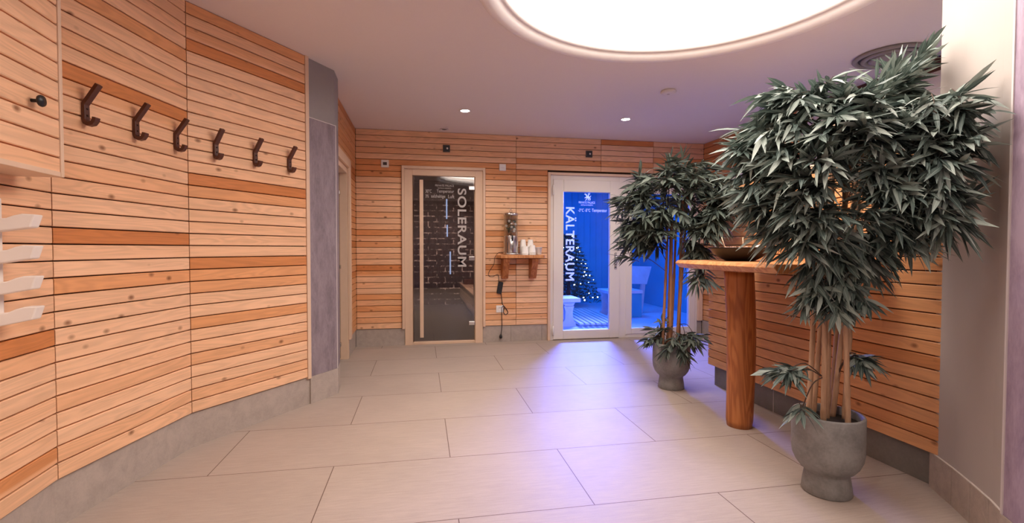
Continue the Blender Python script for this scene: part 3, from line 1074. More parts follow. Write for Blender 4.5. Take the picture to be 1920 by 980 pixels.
def shaped_leg(mb, cx, cy, z1, wx, wy):
    """turned-profile board leg"""
    prof = [(1.0, 0.0), (1.0, 0.05), (0.62, 0.10), (0.55, 0.22), (0.78, 0.30), (0.60, z1 - 0.06), (0.95, z1)]
    vs, fs = [], []
    for (k_, z) in prof:
        for sx_, sy_ in ((-1, -1), (1, -1), (1, 1), (-1, 1)):
            vs.append((cx + sx_ * wx * k_ / 2, cy + sy_ * wy / 2, z))
    for j in range(len(prof) - 1):
        for i in range(4):
            fs.append((j * 4 + i, j * 4 + (i + 1) % 4, (j + 1) * 4 + (i + 1) % 4, (j + 1) * 4 + i))
    fs += [(3, 2, 1, 0), tuple(len(prof) * 4 - 4 + i for i in range(4))]
    mb.add(vs, fs)


lb = empty('wooden_bench', (2.05, 7.2, 0))
tag(lb, 'frosted wooden bench end at the left behind the cold room door', 'bench')
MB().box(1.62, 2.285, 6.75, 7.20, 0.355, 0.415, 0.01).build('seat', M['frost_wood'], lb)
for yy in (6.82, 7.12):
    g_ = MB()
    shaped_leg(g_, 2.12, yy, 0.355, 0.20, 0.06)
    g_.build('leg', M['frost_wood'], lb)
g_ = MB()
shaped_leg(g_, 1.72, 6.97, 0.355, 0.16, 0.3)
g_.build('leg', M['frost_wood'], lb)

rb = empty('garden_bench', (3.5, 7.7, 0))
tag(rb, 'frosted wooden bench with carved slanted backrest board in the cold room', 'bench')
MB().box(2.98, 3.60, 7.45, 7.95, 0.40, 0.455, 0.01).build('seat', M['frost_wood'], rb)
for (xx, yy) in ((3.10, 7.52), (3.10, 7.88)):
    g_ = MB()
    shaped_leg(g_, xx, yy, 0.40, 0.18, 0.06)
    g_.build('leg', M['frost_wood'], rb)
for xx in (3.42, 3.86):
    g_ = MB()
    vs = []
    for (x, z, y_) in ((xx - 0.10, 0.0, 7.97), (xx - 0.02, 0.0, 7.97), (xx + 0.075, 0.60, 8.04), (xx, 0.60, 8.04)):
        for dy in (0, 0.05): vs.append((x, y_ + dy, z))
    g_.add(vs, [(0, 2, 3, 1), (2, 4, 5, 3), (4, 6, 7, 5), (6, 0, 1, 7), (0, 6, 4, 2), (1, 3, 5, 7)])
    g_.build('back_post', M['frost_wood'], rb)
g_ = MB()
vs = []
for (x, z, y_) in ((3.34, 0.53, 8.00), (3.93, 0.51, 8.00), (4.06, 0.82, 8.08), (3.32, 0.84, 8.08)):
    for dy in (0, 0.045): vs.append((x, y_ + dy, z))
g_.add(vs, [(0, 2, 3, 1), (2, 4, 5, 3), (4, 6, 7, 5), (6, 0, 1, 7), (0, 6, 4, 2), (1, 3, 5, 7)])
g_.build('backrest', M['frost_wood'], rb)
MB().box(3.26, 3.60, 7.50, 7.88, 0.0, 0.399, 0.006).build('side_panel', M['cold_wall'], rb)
# fir tree with fairy lights
rnd = random.Random(5)
ft = empty('fir_tree', (2.78, 8.95, 0))
tag(ft, 'dark fir tree hung with tiny lights at the back of the cold room', 'tree')
MB().tube([(2.78, 8.95, 0), (2.78, 8.95, 0.8), (2.78, 8.95, 1.45)], [0.04, 0.03, 0.008]).build('trunk', M['bark'], ft)
nd = MB()
bulbs = []
for lv in range(17):
    z = 0.28 + lv * 0.07
    rad = 0.56 * (1 - (lv / 18.0)) + 0.05
    nbr = 11
    for b in range(nbr):
        a = 2 * math.pi * (b + 0.5 * (lv % 2)) / nbr + rnd.uniform(-.15, .15)
        dv = Vector((math.cos(a), math.sin(a), -0.18))
        for t in np.linspace(0.25, 1.0, 6):
            c = Vector((2.78, 8.95, z)) + dv * rad * float(t)
            for q in range(6):
                dr = (dv * 0.6 + Vector((rnd.uniform(-1, 1), rnd.uniform(-1, 1), rnd.uniform(-.6, .6)))).normalized()
                s2 = dr.cross(Vector((rnd.uniform(-1, 1), rnd.uniform(-1, 1), rnd.uniform(-1, 1)))).normalized() * 0.008
                p1 = c + dr * rnd.uniform(.06, .10)
                nd.add([c - s2, c + s2, p1], [(0, 1, 2)])
        if rnd.random() < 0.45: bulbs.append(Vector((2.78, 8.95, z)) + dv * rad * rnd.uniform(.75, 1.05))
nd.build('needles', M['fir'], ft)
bulbs = [b for b in bulbs if b.y < 9.02][:60]
b0 = None
for p in bulbs:
    if b0 is None:
        b0 = MB().lathe([(0.001, -0.011), (0.009, -0.006), (0.011, 0), (0.009, 0.006), (0.001, 0.011)], p, 8).build('bulb', M['fairy'], ft)
        b0.data.transform(Matrix.Translation(-(p - ft.location)))
        b0.location = p - ft.location
    else:
        c = b0.copy()
        col.objects.link(c)
        c.parent = ft
        c.location = p - ft.location
        c.scale = (rnd.uniform(.6, 1.5),) * 3

# ------------------------------------------------------------------ coat hooks on the left wall
def hook_at(pt, dirv, label):
    dirv = Vector((dirv[0], dirv[1], 0)).normalized()
    nv = Vector((dirv.y, -dirv.x, 0))
    root = empty('coat_hook', pt)
    mt4 = Matrix((dirv.to_4d(), nv.to_4d(), (0, 0, 1, 0), (0, 0, 0, 1))).transposed()
    mt4 = Matrix.Translation(pt) @ Matrix((
        (dirv.x, nv.x, 0, 0), (dirv.y, nv.y, 0, 0), (0, 0, 1, 0), (0, 0, 0, 1)))
    inner, outer_ = [], []
    # centre line (outwards, up)
    cl = [(0.070, 0.160), (0.040, 0.120), (0.0085, 0.078), (0.0085, 0.050), (0.0085, 0.014), (0.013, 0.000), (0.026, -0.007), (0.042, -0.004), (0.052, 0.008), (0.055, 0.022)]
    th = 0.0085
    for i, (a, z) in enumerate(cl):
        p, q = cl[max(0, i - 1)], cl[min(len(cl) - 1, i + 1)]
        t = Vector((q[0] - p[0], q[1] - p[1])).normalized()
        n_ = Vector((-t.y, t.x))
        inner.append((a + n_.x * th, z + n_.y * th))
        outer_.append((a - n_.x * th, z - n_.y * th))
    MB().strip(inner + outer_[::-1], 0.026, mt4).build('hook_strip', M['walnut'], root, bevel=0.002)
    for zz in (0.030, 0.058):
        MB().tube([mt4 @ Vector((0, 0.0165, zz)), mt4 @ Vector((0, 0.019, zz))], 0.0045, 10).build('screw', M['screw'], root)
    tag(root, label, 'hook', 'brown wooden coat hooks on the left wall')
    return root


dA = (Vector(W[2]) - Vector(W[1]))
dB = (Vector(W[3]) - Vector(W[2]))


def on_wall(i, px, py):
    A, B = Vector((*W[i], 0)), Vector((*W[i + 1], 0))
    dd = (B - A)
    n_ = Vector((dd.y, -dd.x, 0))
    ray = FW + RT * ((px - 960) / F) - UP * ((py - 490) / F)
    o = Vector((0, 0, EYE))
    t = n_.dot(Vector((A.x, A.y, EYE)) - o) / n_.dot(ray)
    return o + ray * t


ordn = ['dark brown wooden coat hook nearest the wall cabinet, leftmost of six', 'dark brown wooden coat hook second from the wall cabinet',
        'dark brown wooden coat hook just left of the wall panel seam', 'dark brown wooden coat hook just right of the wall panel seam',
        'dark brown wooden coat hook second from the violet pillar', 'dark brown wooden coat hook nearest the violet pillar, smallest looking']
for i, (px, py) in enumerate([(157, 234), (252, 259), (328, 278), (403, 292), (477, 306), (541, 318)]):
    p = on_wall(1 if i < 3 else 2, px, py)
    p.z = 1.668
    hook_at(p, dA if i < 3 else dB, ordn[i])

# ------------------------------------------------------------------ wall cabinet top left
d1w = (Vector(W[1]) - Vector(W[0])).normalized()
n1w = Vector((d1w.y, -d1w.x))
S_END = (Vector((-1.286, 2.05)) - Vector(W[0])).dot(d1w)
S_START = S_END - 0.92
ZB = 1.392
cab = empty('wall_cabinet', (W[0][0] + d1w.x * (S_START + S_END) / 2, W[0][1] + d1w.y * (S_START + S_END) / 2, ZB))
tag(cab, 'wooden wall cabinet with slatted door and black knob at upper left', 'cabinet')
A3, D3, N3 = (*W[0], 0), (*d1w, 0), (*n1w, 0)
cc = MB()
cc.obox(A3, D3, N3, S_END - 0.018, S_END, 0.002, 0.147, ZB, H - 0.002)
cc.obox(A3, D3, N3, S_START, S_START + 0.018, 0.002, 0.147, ZB, H - 0.002)
cc.obox(A3, D3, N3, S_START + 0.018, S_END - 0.018, 0.002, 0.145, ZB, ZB + 0.018)
cc.obox(A3, D3, N3, S_START + 0.018, S_END - 0.018, 0.002, 0.012, ZB + 0.018, H - 0.002)
cc.build('carcass', M['pale_wood'], cab, bevel=0.002)
rr = random.Random(77)
dm = MB()
i = 0
z = ZB + 0.004
while z < H - 0.03:
    r, off = rr.random() * 0.8, rr.random() * 30
    z1 = min(z + PITCHB - 0.0055, H - 0.004)
    g = [(t + off, zz, r) for t in (0, 0.9) for zz in (0, 0, .003, z1 - z - .003, z1 - z, z1 - z)]
    dm.obox(A3, D3, N3, S_START + 0.02, S_END - 0.0195, 0.122, 0.143, z, z1, 0.003, g=g)
    z += PITCHB
dm.obox(A3, D3, N3, S_START + 0.03, S_END - 0.03, 0.108, 0.1215, ZB + 0.03, H - 0.01)
door = dm.build('door', M['larch'], cab)
kp = None
A_, B_ = Vector((*W[0], 0)) + Vector(N3) * 0.145, None
ray = FW + RT * ((60 - 960) / F) - UP * ((188 - 490) / F)
o_ = Vector((0, 0, EYE))
t_ = Vector(N3).dot(Vector((A_.x, A_.y, EYE)) - o_) / Vector(N3).dot(ray)
kp = o_ + ray * t_
q = Vector((0, 0, 1)).rotation_difference(Vector(N3)).to_matrix().to_4x4()
MB().lathe([(0.006, -0.003), (0.006, 0.012), (0.008, 0.018), (0.018, 0.021), (0.020, 0.026), (0.018, 0.031), (0.0, 0.033)], kp, 20, mat=q.to_3x3()).build('knob', M['black'], door)

# white rack with four prongs, lower left
rk = empty('hook_rack', (*on_wall(0, 2, 480).xy, 0.88))
tag(rk, 'white painted rack with four stubby prongs at the left edge', 'rack')
s2 = (Vector(on_wall(0, 0, 480).xy) - Vector(W[0])).dot(d1w)
mb = MB()
mb.obox(A3, D3, N3, s2 - 0.095, s2 - 0.018, 0.001, 0.022, 0.885, 1.305)
mb.build('back_board', M['white_wood'], rk, bevel=0.006)
for zc in (1.195, 1.088, 0.983, 0.878 + 0.0):
    mb = MB()
    prof2 = [(0.0, -0.008), (0.050, 0.000), (0.108, 0.010), (0.122, 0.055), (0.085, 0.056), (0.062, 0.050), (0.040, 0.040), (0.0, 0.036)]
    A0 = Vector((*W[0], 0))
    vs = []
    for t in (s2 - 0.075, s2 - 0.030):
        for a, z in prof2:
            qv = A0 + Vector(D3) * (t + a * 0.35) + Vector(N3) * (0.0225 + a * 0.8)
            vs.append((qv.x, qv.y, zc + z))
    k_ = len(prof2)
    mb.add(vs, [tuple(range(k_)), tuple(range(2 * k_ - 1, k_ - 1, -1))] + [(i, k_ + i, k_ + (i + 1) % k_, (i + 1) % k_) for i in range(k_)])
    mb.build('prong', M['white_wood'], rk, bevel=0.004)

# ------------------------------------------------------------------ things on the back wall
def small_box(name, label, cat, x, z, w_, h_, mname, depth=0.022, group=None):
    root = empty(name, (x, D, z))
    tag(root, label, cat, group)
    MB().box(x - w_ / 2, x + w_ / 2, D - depth, D - 0.0005, z - h_ / 2, z + h_ / 2, 0.004).build('housing', M[mname], root)
    return root


t_ = small_box('thermostat', 'white square thermostat with dark display, left of the dark glass door', 'thermostat', -0.413, 2.116, 0.085, 0.085, 'white')
MB().box(-0.435, -0.391, D - 0.024, D - 0.0225, 2.098, 2.132).build('display', M['dark_grey'], t_)
t_ = small_box('thermostat', 'white square thermostat with white dial, right of the dark glass door', 'thermostat', 0.963, 2.116, 0.080, 0.080, 'white')
MB().box(0.935, 0.990, D - 0.024, D - 0.0225, 2.098, 2.135).build('display', M['white'], t_)
MB().box(0.941, 0.984, D - 0.0255, D - 0.0242, 2.108, 2.112).build('scale', M['grey_trim'], t_)
for x, lab in ((0.292, 'black square wall sensor above the dark glass door'), (2.056, 'black square wall sensor above the white glazed door')):
    t_ = small_box('wall_sensor', lab, 'sensor', x, 2.316, 0.082, 0.082, 'dark_grey')
    MB().box(x - 0.030, x + 0.030, D - 0.025, D - 0.0225, 2.286, 2.346).build('inset', M['black'], t_)
    q = Matrix.Rotation(R(90), 3, 'X')
    MB().lathe([(0.012, 0.0), (0.012, 0.002), (0.008, 0.008), (0.0, 0.010)], (x + 0.008, D - 0.0252, 2.316), 16, mat=q).build('lens', M['white'], t_)
t_ = small_box('wall_socket', 'white wall socket plate low beside the dangling cable', 'socket', 0.928, 0.406, 0.085, 0.085, 'white', 0.012)
q = Matrix.Rotation(R(90), 3, 'X')
MB().lathe([(0.026, 0.0), (0.026, 0.0015), (0.022, 0.0015), (0.021, 0.0005), (0.0, 0.0005)], (0.928, D - 0.0121, 0.406), 24, mat=q).build('socket_insert', M['pvc'], t_)

# shelf
XS0, XS1, ZS = 0.880, 1.445, 1.062
sh = empty('wall_shelf', ((XS0 + XS1) / 2, D, ZS))
tag(sh, 'small wooden wall shelf on two brackets holding the dispenser', 'shelf')
mb = MB()
pts = [(XS0 + 0.01, D - 0.001), (XS0 - 0.012, D - 0.10), (XS0 + 0.03, D - 0.215), (XS0 + 0.09, D - 0.235), (XS1 - 0.02, D - 0.225), (XS1 + 0.012, D - 0.16), (XS1 + 0.0, D - 0.001)]
mb.prism(pts, ZS - 0.038, ZS).build('board', M['slab'], sh, bevel=0.006)
for x0 in (0.945, 1.290):
    mb = MB()
    vs = []
    for x in (x0, x0 + 0.075):
        for (y_, z) in ((D - 0.001, ZS - 0.039), (D - 0.20, ZS - 0.039), (D - 0.20, ZS - 0.075), (D - 0.085, ZS - 0.285), (D - 0.001, ZS - 0.285)):
            vs.append((x, y_, z))
    mb.add(vs, [(0, 1, 2, 3, 4), (9, 8, 7, 6, 5)] + [(i, 5 + i, 5 + (i + 1) % 5, (i + 1) % 5) for i in range(5)])
    mb.build('bracket', M['log'], sh, bevel=0.003)

# drinks dispenser
dx, dy = 1.045, D - 0.115
ds = empty('drink_dispenser', (dx, dy, ZS))
tag(ds, 'steel and clear drink dispenser holding dark leaves on the wall shelf', 'dispenser')
MB().lathe([(0.086, 0.001), (0.088, 0.005), (0.088, 0.225), (0.084, 0.230), (0.0, 0.230)], (dx, dy, ZS), 40).build('steel_base', M['steel'], ds)
MB().lathe([(0.085, 0.2305), (0.085, 0.470), (0.081, 0.470), (0.081, 0.2345)], (dx, dy, ZS), 40).build('clear_cylinder', M['jar_glass'], ds)
MB().lathe([(0.089, 0.468), (0.091, 0.472), (0.091, 0.494), (0.070, 0.502), (0.020, 0.506), (0.0, 0.507)], (dx, dy, ZS), 40).build('lid', M['steel'], ds)
fi = MB()
for sgn in (-1, 1):
    fi.tube([(dx + sgn * 0.001, dy, ZS + 0.505), (dx + sgn * 0.020, dy, ZS + 0.522), (dx - sgn * 0.002, dy, ZS + 0.540), (dx + sgn * 0.016, dy, ZS + 0.560)], 0.0035, 8)
fi.build('finial', M['steel'], ds)
MB().tube([(dx, dy, ZS + 0.236), (dx, dy, ZS + 0.468)], 0.004, 8).build('ice_tube', M['steel'], ds)
mb = MB()
rr = random.Random(3)
for i in range(34):
    a, zz, r_ = rr.uniform(0, 6.28), rr.uniform(0.275, 0.405), rr.uniform(0.01, 0.058)
    c = Vector((dx + math.cos(a) * r_, dy + math.sin(a) * r_, ZS + zz))
    d1_ = Vector((rr.uniform(-1, 1), rr.uniform(-1, 1), rr.uniform(-.4, 1))).normalized()
    n_ = d1_.orthogonal().normalized()
    l_, ww = rr.uniform(.018, .030), rr.uniform(.012, .018)
    pts = [c - d1_ * l_, c + n_ * ww, c + d1_ * l_, c - n_ * ww]
    pts = [Vector((dx, dy, p.z)) + (Vector((p.x, p.y, 0)) - Vector((dx, dy, 0))) * min(1, 0.076 / max(1e-6, math.hypot(p.x - dx, p.y - dy))) for p in pts]
    mb.add(pts, [(0, 1, 2, 3)])
lv_ = mb.build('mint_leaves', plain('mint_green', (0.03, 0.075, 0.045), 0.6, var=0.4, vscale=50), ds)
lv_['kind'] = 'stuff'
for (ax, az) in ((-0.060, 0.345), (0.0, 0.330), (0.036, 0.305), (0.030, 0.282), (0.05, 0.365), (-0.03, 0.40)):
    q = Matrix.Rotation(R(75), 3, 'X') @ Matrix.Rotation(ax * 6, 3, 'Y')
    yy = -math.sqrt(max(0.0, 0.070 ** 2 - ax ** 2)) + 0.004
    MB().lathe([(0.0, -0.002), (0.015, -0.002), (0.015, 0.002), (0.0, 0.002)], (dx + ax, dy + yy, ZS + az), 16, mat=q).build('fruit_slice', M['paper'], ds)
tp = MB()
tp.tube([(dx, dy - 0.084, ZS + 0.20), (dx, dy - 0.115, ZS + 0.20)], 0.011)
tp.tube([(dx, dy - 0.110, ZS + 0.235), (dx, dy - 0.110, ZS + 0.165)], 0.008)
tp.build('tap', M['black'], ds)
tr = MB()
tr.lathe([(0.0, 0.001), (0.088, 0.001), (0.096, 0.018), (0.090, 0.020), (0.084, 0.010), (0.0, 0.010)], (0, 0, 0), 40)
tr.v = [(dx + 0.012 + x * 1.02, dy - 0.062 + y * 0.42 if False else dy - 0.075 + y * 0.36, ZS + z) for x, y, z in tr.v]
# the tray sits in front of the base and belongs to the dispenser
tr.build('drip_tray', M['steel'], ds)

# paper cups: upside-down nested stacks on the shelf
cup0 = MB().lathe([(0.0, 0.0865), (0.0283, 0.0865), (0.0392, 0.0005), (0.0415, 0.0), (0.0422, 0.002), (0.0415, 0.004), (0.0400, 0.0045), (0.0296, 0.0875), (0.0285, 0.0895), (0.0275, 0.0875), (0.0, 0.0872)], (0, 0, 0), 24).build('paper_cup', M['paper'])
stacks = [(1.205, D - 0.065, 8, 'back left stack of white paper cups'), (1.298, D - 0.060, 8, 'back right stack of white paper cups'),
          (1.210, D - 0.160, 2, 'front left stack of white paper cups beside the dispenser'), (1.300, D - 0.165, 3, 'front middle stack of white paper cups'),
          (1.387, D - 0.120, 1, 'front right white paper cup at the shelf end')]
first = True
for (x, y_, n_, lab) in stacks:
    for i in range(n_):
        c = cup0 if first else cup0.copy()
        if not first: col.objects.link(c)
        first = False
        c.location = (x, y_, ZS + 0.0008 + i * 0.0135)
        pos = ['lowest', 'second', 'third', 'fourth', 'fifth', 'sixth', 'seventh', 'topmost'][i if i < n_ - 1 else 7]
        tag(c, (pos + ' upside-down cup of the ' + lab) if n_ > 1 else 'single upside-down cup, ' + lab, 'cup', 'white paper cups on the wall shelf')
# stand the single cup at the end upright like the photo shows it
c.rotation_euler.x = math.pi
c.location.z = ZS + 0.0935

# cable with adapter and plug
cb = empty('power_cable', (0.94, D - 0.02, 0.6))
tag(cb, 'black power cable with adapter and loose plug hanging below the shelf', 'cable')


def smooth_path(pts, n=6):
    pts = [Vector(p) for p in pts]
    out = []
    for i in range(len(pts) - 1):
        p0, p1, p2, p3 = pts[max(0, i - 1)], pts[i], pts[i + 1], pts[min(len(pts) - 1, i + 2)]
        for k in range(n):
            t = k / n
            out.append(0.5 * ((2 * p1) + (-p0 + p2) * t + (2 * p0 - 5 * p1 + 4 * p2 - p3) * t * t + (-p0 + 3 * p1 - 3 * p2 + p3) * t ** 3))
    out.append(pts[-1])
    return out


yw = D - 0.008
mb = MB()
mb.tube(smooth_path([(0.957, D - 0.10, ZS + 0.03), (0.90, D - 0.09, ZS + 0.025), (0.862, D - 0.06, 1.03), (0.855, D - 0.03, 0.95), (0.80, yw, 0.86), (0.795, yw, 0.81), (0.845, yw, 0.80), (0.90, yw, 0.825), (0.915, D - 0.012, 0.80), (0.915, D - 0.014, 0.73)]), 0.0032, 8)
mb.build('thin_lead', M['black'], cb)
mb = MB()
mb.tube(smooth_path([(0.945, D - 0.012, 0.60), (0.955, yw, 0.52), (0.965, yw, 0.46), (1.005, yw, 0.41), (1.03, yw, 0.36), (1.00, yw, 0.335), (0.975, yw, 0.37), (0.985, yw, 0.43), (0.955, yw - .004, 0.42), (0.955, yw, 0.30), (0.957, yw, 0.20), (0.950, D - 0.0, 0.12), (0.944, D - 0.002, 0.085)]), 0.0045, 8)
mb.build('thick_lead', M['black'], cb)
bm = bmesh.new()
bmesh.ops.create_cube(bm, size=1)
for v in bm.verts: v.co = Vector((v.co.x * 0.060, v.co.y * 0.032, v.co.z * 0.145))
bmesh.ops.bevel(bm, geom=bm.edges[:], offset=0.006, segments=2, affect='EDGES')
MB().bm(bm, mat=Matrix.Translation((0.930, D - 0.018, 0.665)) @ Matrix.Rotation(R(10), 4, 'Y')).build('adapter', M['black'], cb)
mb = MB()
mb.lathe([(0.008, 0.03), (0.018, 0.012), (0.019, -0.012), (0.012, -0.020), (0.0, -0.020)], (0.942, D - 0.010, 0.065), 16)
mb.tube([(0.936, D - 0.020, 0.060), (0.926, D - 0.045, 0.056)], 0.0025, 6).tube([(0.950, D - 0.020, 0.060), (0.942, D - 0.045, 0.056)], 0.0025, 6)
mb.build('plug', M['black'], cb)

# ------------------------------------------------------------------ ceiling fittings
def downlight(x, y, label, power=46):
    root = empty('downlight', (x, y, H))
    tag(root, label, 'ceiling light', 'recessed ceiling downlights')
    MB().lathe([(0.052, -0.0005), (0.056, -0.004), (0.046, -0.007), (0.043, -0.004), (0.043, -0.0005)], (x, y, H), 32).build('rim', M['pvc'], root)
    MB().lathe([(0.0, -0.0025), (0.0425, -0.0025), (0.0425, -0.001)], (x, y, H), 32).build('lens', M['led'], root)
    l = lamp('downlight_beam', 'SPOT', (x, y, H - 0.012), power, (1.0, 0.86, 0.72), 0.04, spot_size=R(150), spot_blend=0.8)
    return root


downlight(0.429, 4.852, 'bright recessed downlight in front of the dark glass door')
downlight(2.127, 4.850, 'bright recessed downlight in front of the white glazed door')
downlight(3.20, 2.15, 'added downlight hidden behind the rounded column, brightening the passage')  # unseen fitting, added to brighten the passage and its ceiling
for x, y in ((-0.5, 0.35), (1.1, -0.3), (-0.5, -1.4), (1.1, -1.6)):  # unseen fill lamps added behind the camera, without fittings
    lamp('corridor_fill_lamp', 'SPOT', (x, y, H - 0.012), 75, (1.0, 0.84, 0.72), 0.06, spot_size=R(160), spot_blend=0.7)

sd_ = empty('smoke_detector', (2.113, 3.921, H))
tag(sd_, 'small round smoke detector on the ceiling between downlight and cove', 'smoke detector')
MB().lathe([(0.060, -0.0005), (0.066, -0.012), (0.060, -0.024), (0.030, -0.030), (0.0, -0.030)], (2.113, 3.921, H), 32).build('housing', M['plaster'], sd_)
MB().lathe([(0.012, -0.0302), (0.010, -0.034), (0.0, -0.035)], (2.113, 3.921, H), 16).build('sensor_window', M['grey_trim'], sd_)
cs_ = empty('ceiling_sensor', (0.26, 5.647, H))
tag(cs_, 'small dim round fitting on the ceiling above the dark glass door', 'sensor')
MB().lathe([(0.048, -0.0005), (0.052, -0.008), (0.046, -0.010), (0.040, -0.006), (0.034, -0.002), (0.0, -0.002)], (0.26, 5.647, H), 32).build('rim', M['plaster'], cs_)
MB().lathe([(0.0335, -0.0022), (0.030, -0.004), (0.0, -0.005)], (0.26, 5.647, H), 24).build('lens', M['dark_grey'], cs_)
vx, vy = 3.275, 2.92
vn = empty('air_vent', (vx, vy, H))
tag(vn, 'round ringed air vent on the ceiling behind the large bamboo plant', 'vent')
MB().lathe([(0.215, -0.0005), (0.225, -0.010), (0.215, -0.022), (0.195, -0.022), (0.188, -0.010), (0.188, -0.0005)], (vx, vy, H), 48).build('outer_ring', M['plaster_grey'], vn)
MB().lathe([(0.165, -0.008), (0.172, -0.020), (0.160, -0.030), (0.142, -0.028), (0.140, -0.012)], (vx, vy, H), 48).build('inner_ring', M['plaster_grey'], vn)
MB().lathe([(0.12, -0.012), (0.126, -0.026), (0.110, -0.036), (0.0, -0.040)], (vx, vy, H), 48).build('disc', M['plaster_grey'], vn)
MB().lathe([(0.187, -0.0006), (0.187, -0.011), (0.0, -0.0115)], (vx, vy, H), 48).build('back_plate', M['dark_grey'], vn)

# ------------------------------------------------------------------ console table
tb = empty('console_table', (2.0, 2.76, 0))
tag(tb, 'high wooden console table with live-edge top on a round log leg', 'table')
ZT = 1.058
rr = random.Random(12)
top = MB()
pts = []
for i in range(13):
    t = i / 12
    pts.append((1.672 + 0.014 * math.sin(t * 7) + 0.03 * (abs(t - .5) * 2) ** 6, 2.10 + (3.06 - 2.10) * t))
edge = [(x, y) for x, y in pts]
poly = edge[::-1]                      # front live edge from far to near
n_e = len(edge)
vsT = []
for (x, y) in edge: vsT.append((x + 0.018, y, ZT))
for (x, y) in edge: vsT.append((x, y, ZT - 0.018))
for (x, y) in edge: vsT.append((x + 0.030, y, ZT - 0.048))
for (x, y) in edge: vsT.append((XP - 0.003, y, ZT))
for (x, y) in edge: vsT.append((XP - 0.003, y, ZT - 0.048))
fsT = []
for i in range(n_e - 1):
    for a, b in ((0, 1), (1, 2), (2, 4), (4, 3), (3, 0)):
        fsT.append((a * n_e + i, a * n_e + i + 1, b * n_e + i + 1, b * n_e + i))
for i in (0, n_e - 1): fsT.append((0 * n_e + i, 1 * n_e + i, 2 * n_e + i, 4 * n_e + i, 3 * n_e + i))
top.add(vsT, fsT).build('top_slab', M['slab'], tb, bevel=0.004)
MB().box(1.90, 2.24, 2.58, 2.94, ZT - 0.066, ZT - 0.0485, 0.003).build('mounting_plate', M['log'], tb)
lg = MB()
vs, fs = [], []
NL, KL = 40, 24
for j in range(KL + 1):
    z = j / KL * (ZT - 0.0665)
    cxl = 2.008 - 0.022 * (1 - j / KL) * 0 + 0.012 * math.sin(j / KL * 3.0) - 0.020 * (j / KL)
    for i in range(NL):
        a = 2 * math.pi * i / NL
        r = 0.084 + 0.004 * math.sin(2 * a + j * .12) + 0.0025 * math.sin(3 * a - j * .2) - (0.006 if j == 0 else 0)
        crack = 0.010 * math.exp(-((a - 4.02) / 0.035) ** 2) * max(0, 1 - j / 16)
        r -= crack
        vs.append((cxl + r * math.cos(a), 2.765 + r * math.sin(a), z + (0.0005 if j == 0 else 0)))
for j in range(KL):
    for i in range(NL):
        i2 = (i + 1) % NL
        fs.append((j * NL + i, j * NL + i2, (j + 1) * NL + i2, (j + 1) * NL + i))
fs += [tuple(range(NL - 1, -1, -1)), tuple(KL * NL + i for i in range(NL))]
lg.add(vs, fs, smooth=True).build('log_leg', M['log'], tb)

# bowl
bx, by = 1.995, 2.765
bw = empty('bowl', (bx, by, ZT))
tag(bw, 'wide shallow dark metal bowl on the console table', 'bowl')
MB().lathe([(0.0, 0.001), (0.080, 0.001), (0.090, 0.004), (0.125, 0.024), (0.160, 0.050), (0.183, 0.076), (0.192, 0.086), (0.188, 0.087), (0.178, 0.078), (0.155, 0.056), (0.120, 0.032), (0.085, 0.013), (0.0, 0.011)], (bx, by, ZT), 56).build('bowl_shell', M['iron'], bw)
sd2 = MB().lathe([(0.0, 0.082), (0.10, 0.080), (0.174, 0.0765), (0.150, 0.056), (0.10, 0.030), (0.0, 0.014)], (bx, by, ZT), 40).build('sand', plain('pale_sand', (0.55, 0.42, 0.32), 0.9, var=0.2, vscale=120, bump=0.6), None, origin=(bx, by, ZT))
tag(sd2, 'pale sand filling the dark metal bowl', 'sand', kind='stuff')
pb_ = MB()
for i in range(60):
    a, r_ = rr.uniform(0, 6.28), 0.16 * math.sqrt(rr.random())
    s__ = rr.uniform(.006, .013)
    bm = bmesh.new()
    bmesh.ops.create_icosphere(bm, subdivisions=1, radius=1)
    pb_.bm(bm, True, Matrix.Translation((bx + r_ * math.cos(a), by + r_ * math.sin(a), ZT + 0.084 - .03 * (r_ / .17) ** 2 * .3 + s__ * .3)) @ Matrix.Diagonal((s__, s__ * .8, s__ * .6, 1)))
pb_ = pb_.build('gravel', plain('pink_gravel', (0.55, 0.33, 0.26), 0.7, var=0.4, vscale=60), sd2)
pb_['kind'] = 'stuff'
pb_['label'] = 'small pinkish gravel'
for (x, y, tx, lab) in ((bx - 0.115, by - 0.02, -0.03, 'thin pale stick leaning left in the bowl'), (bx + 0.015, by - 0.01, -0.004, 'thin pale stick standing upright at the middle of the bowl')):
    o = MB().tube([(x, y, ZT + 0.072), (x + tx, y, ZT + 0.150)], 0.0028, 8).build('incense_stick', M['pale_wood'], None, origin=(x, y, ZT + 0.075))
    tag(o, lab, 'stick', 'sticks in the bowl')
for (x, y, s__, lab) in ((bx + 0.10, by - 0.05, 0.024, 'rounded pale stone at the right side of the bowl'), (bx + 0.14, by + 0.01, 0.020, 'smaller pale stone at the right rim inside the bowl')):
    bm = bmesh.new()
    bmesh.ops.create_icosphere(bm, subdivisions=2, radius=1)
    for v in bm.verts: v.co *= 1 + 0.12 * math.sin(v.co.x * 5 + v.co.y * 3)
    o = MB().bm(bm, True, Matrix.Translation((x, y, ZT + 0.088)) @ Matrix.Diagonal((s__, s__ * .8, s__ * .75, 1))).build('pebble', M['white_wood'], None, origin=(x, y, ZT + 0.085))
    tag(o, lab, 'stone', 'pale stones in the bowl')

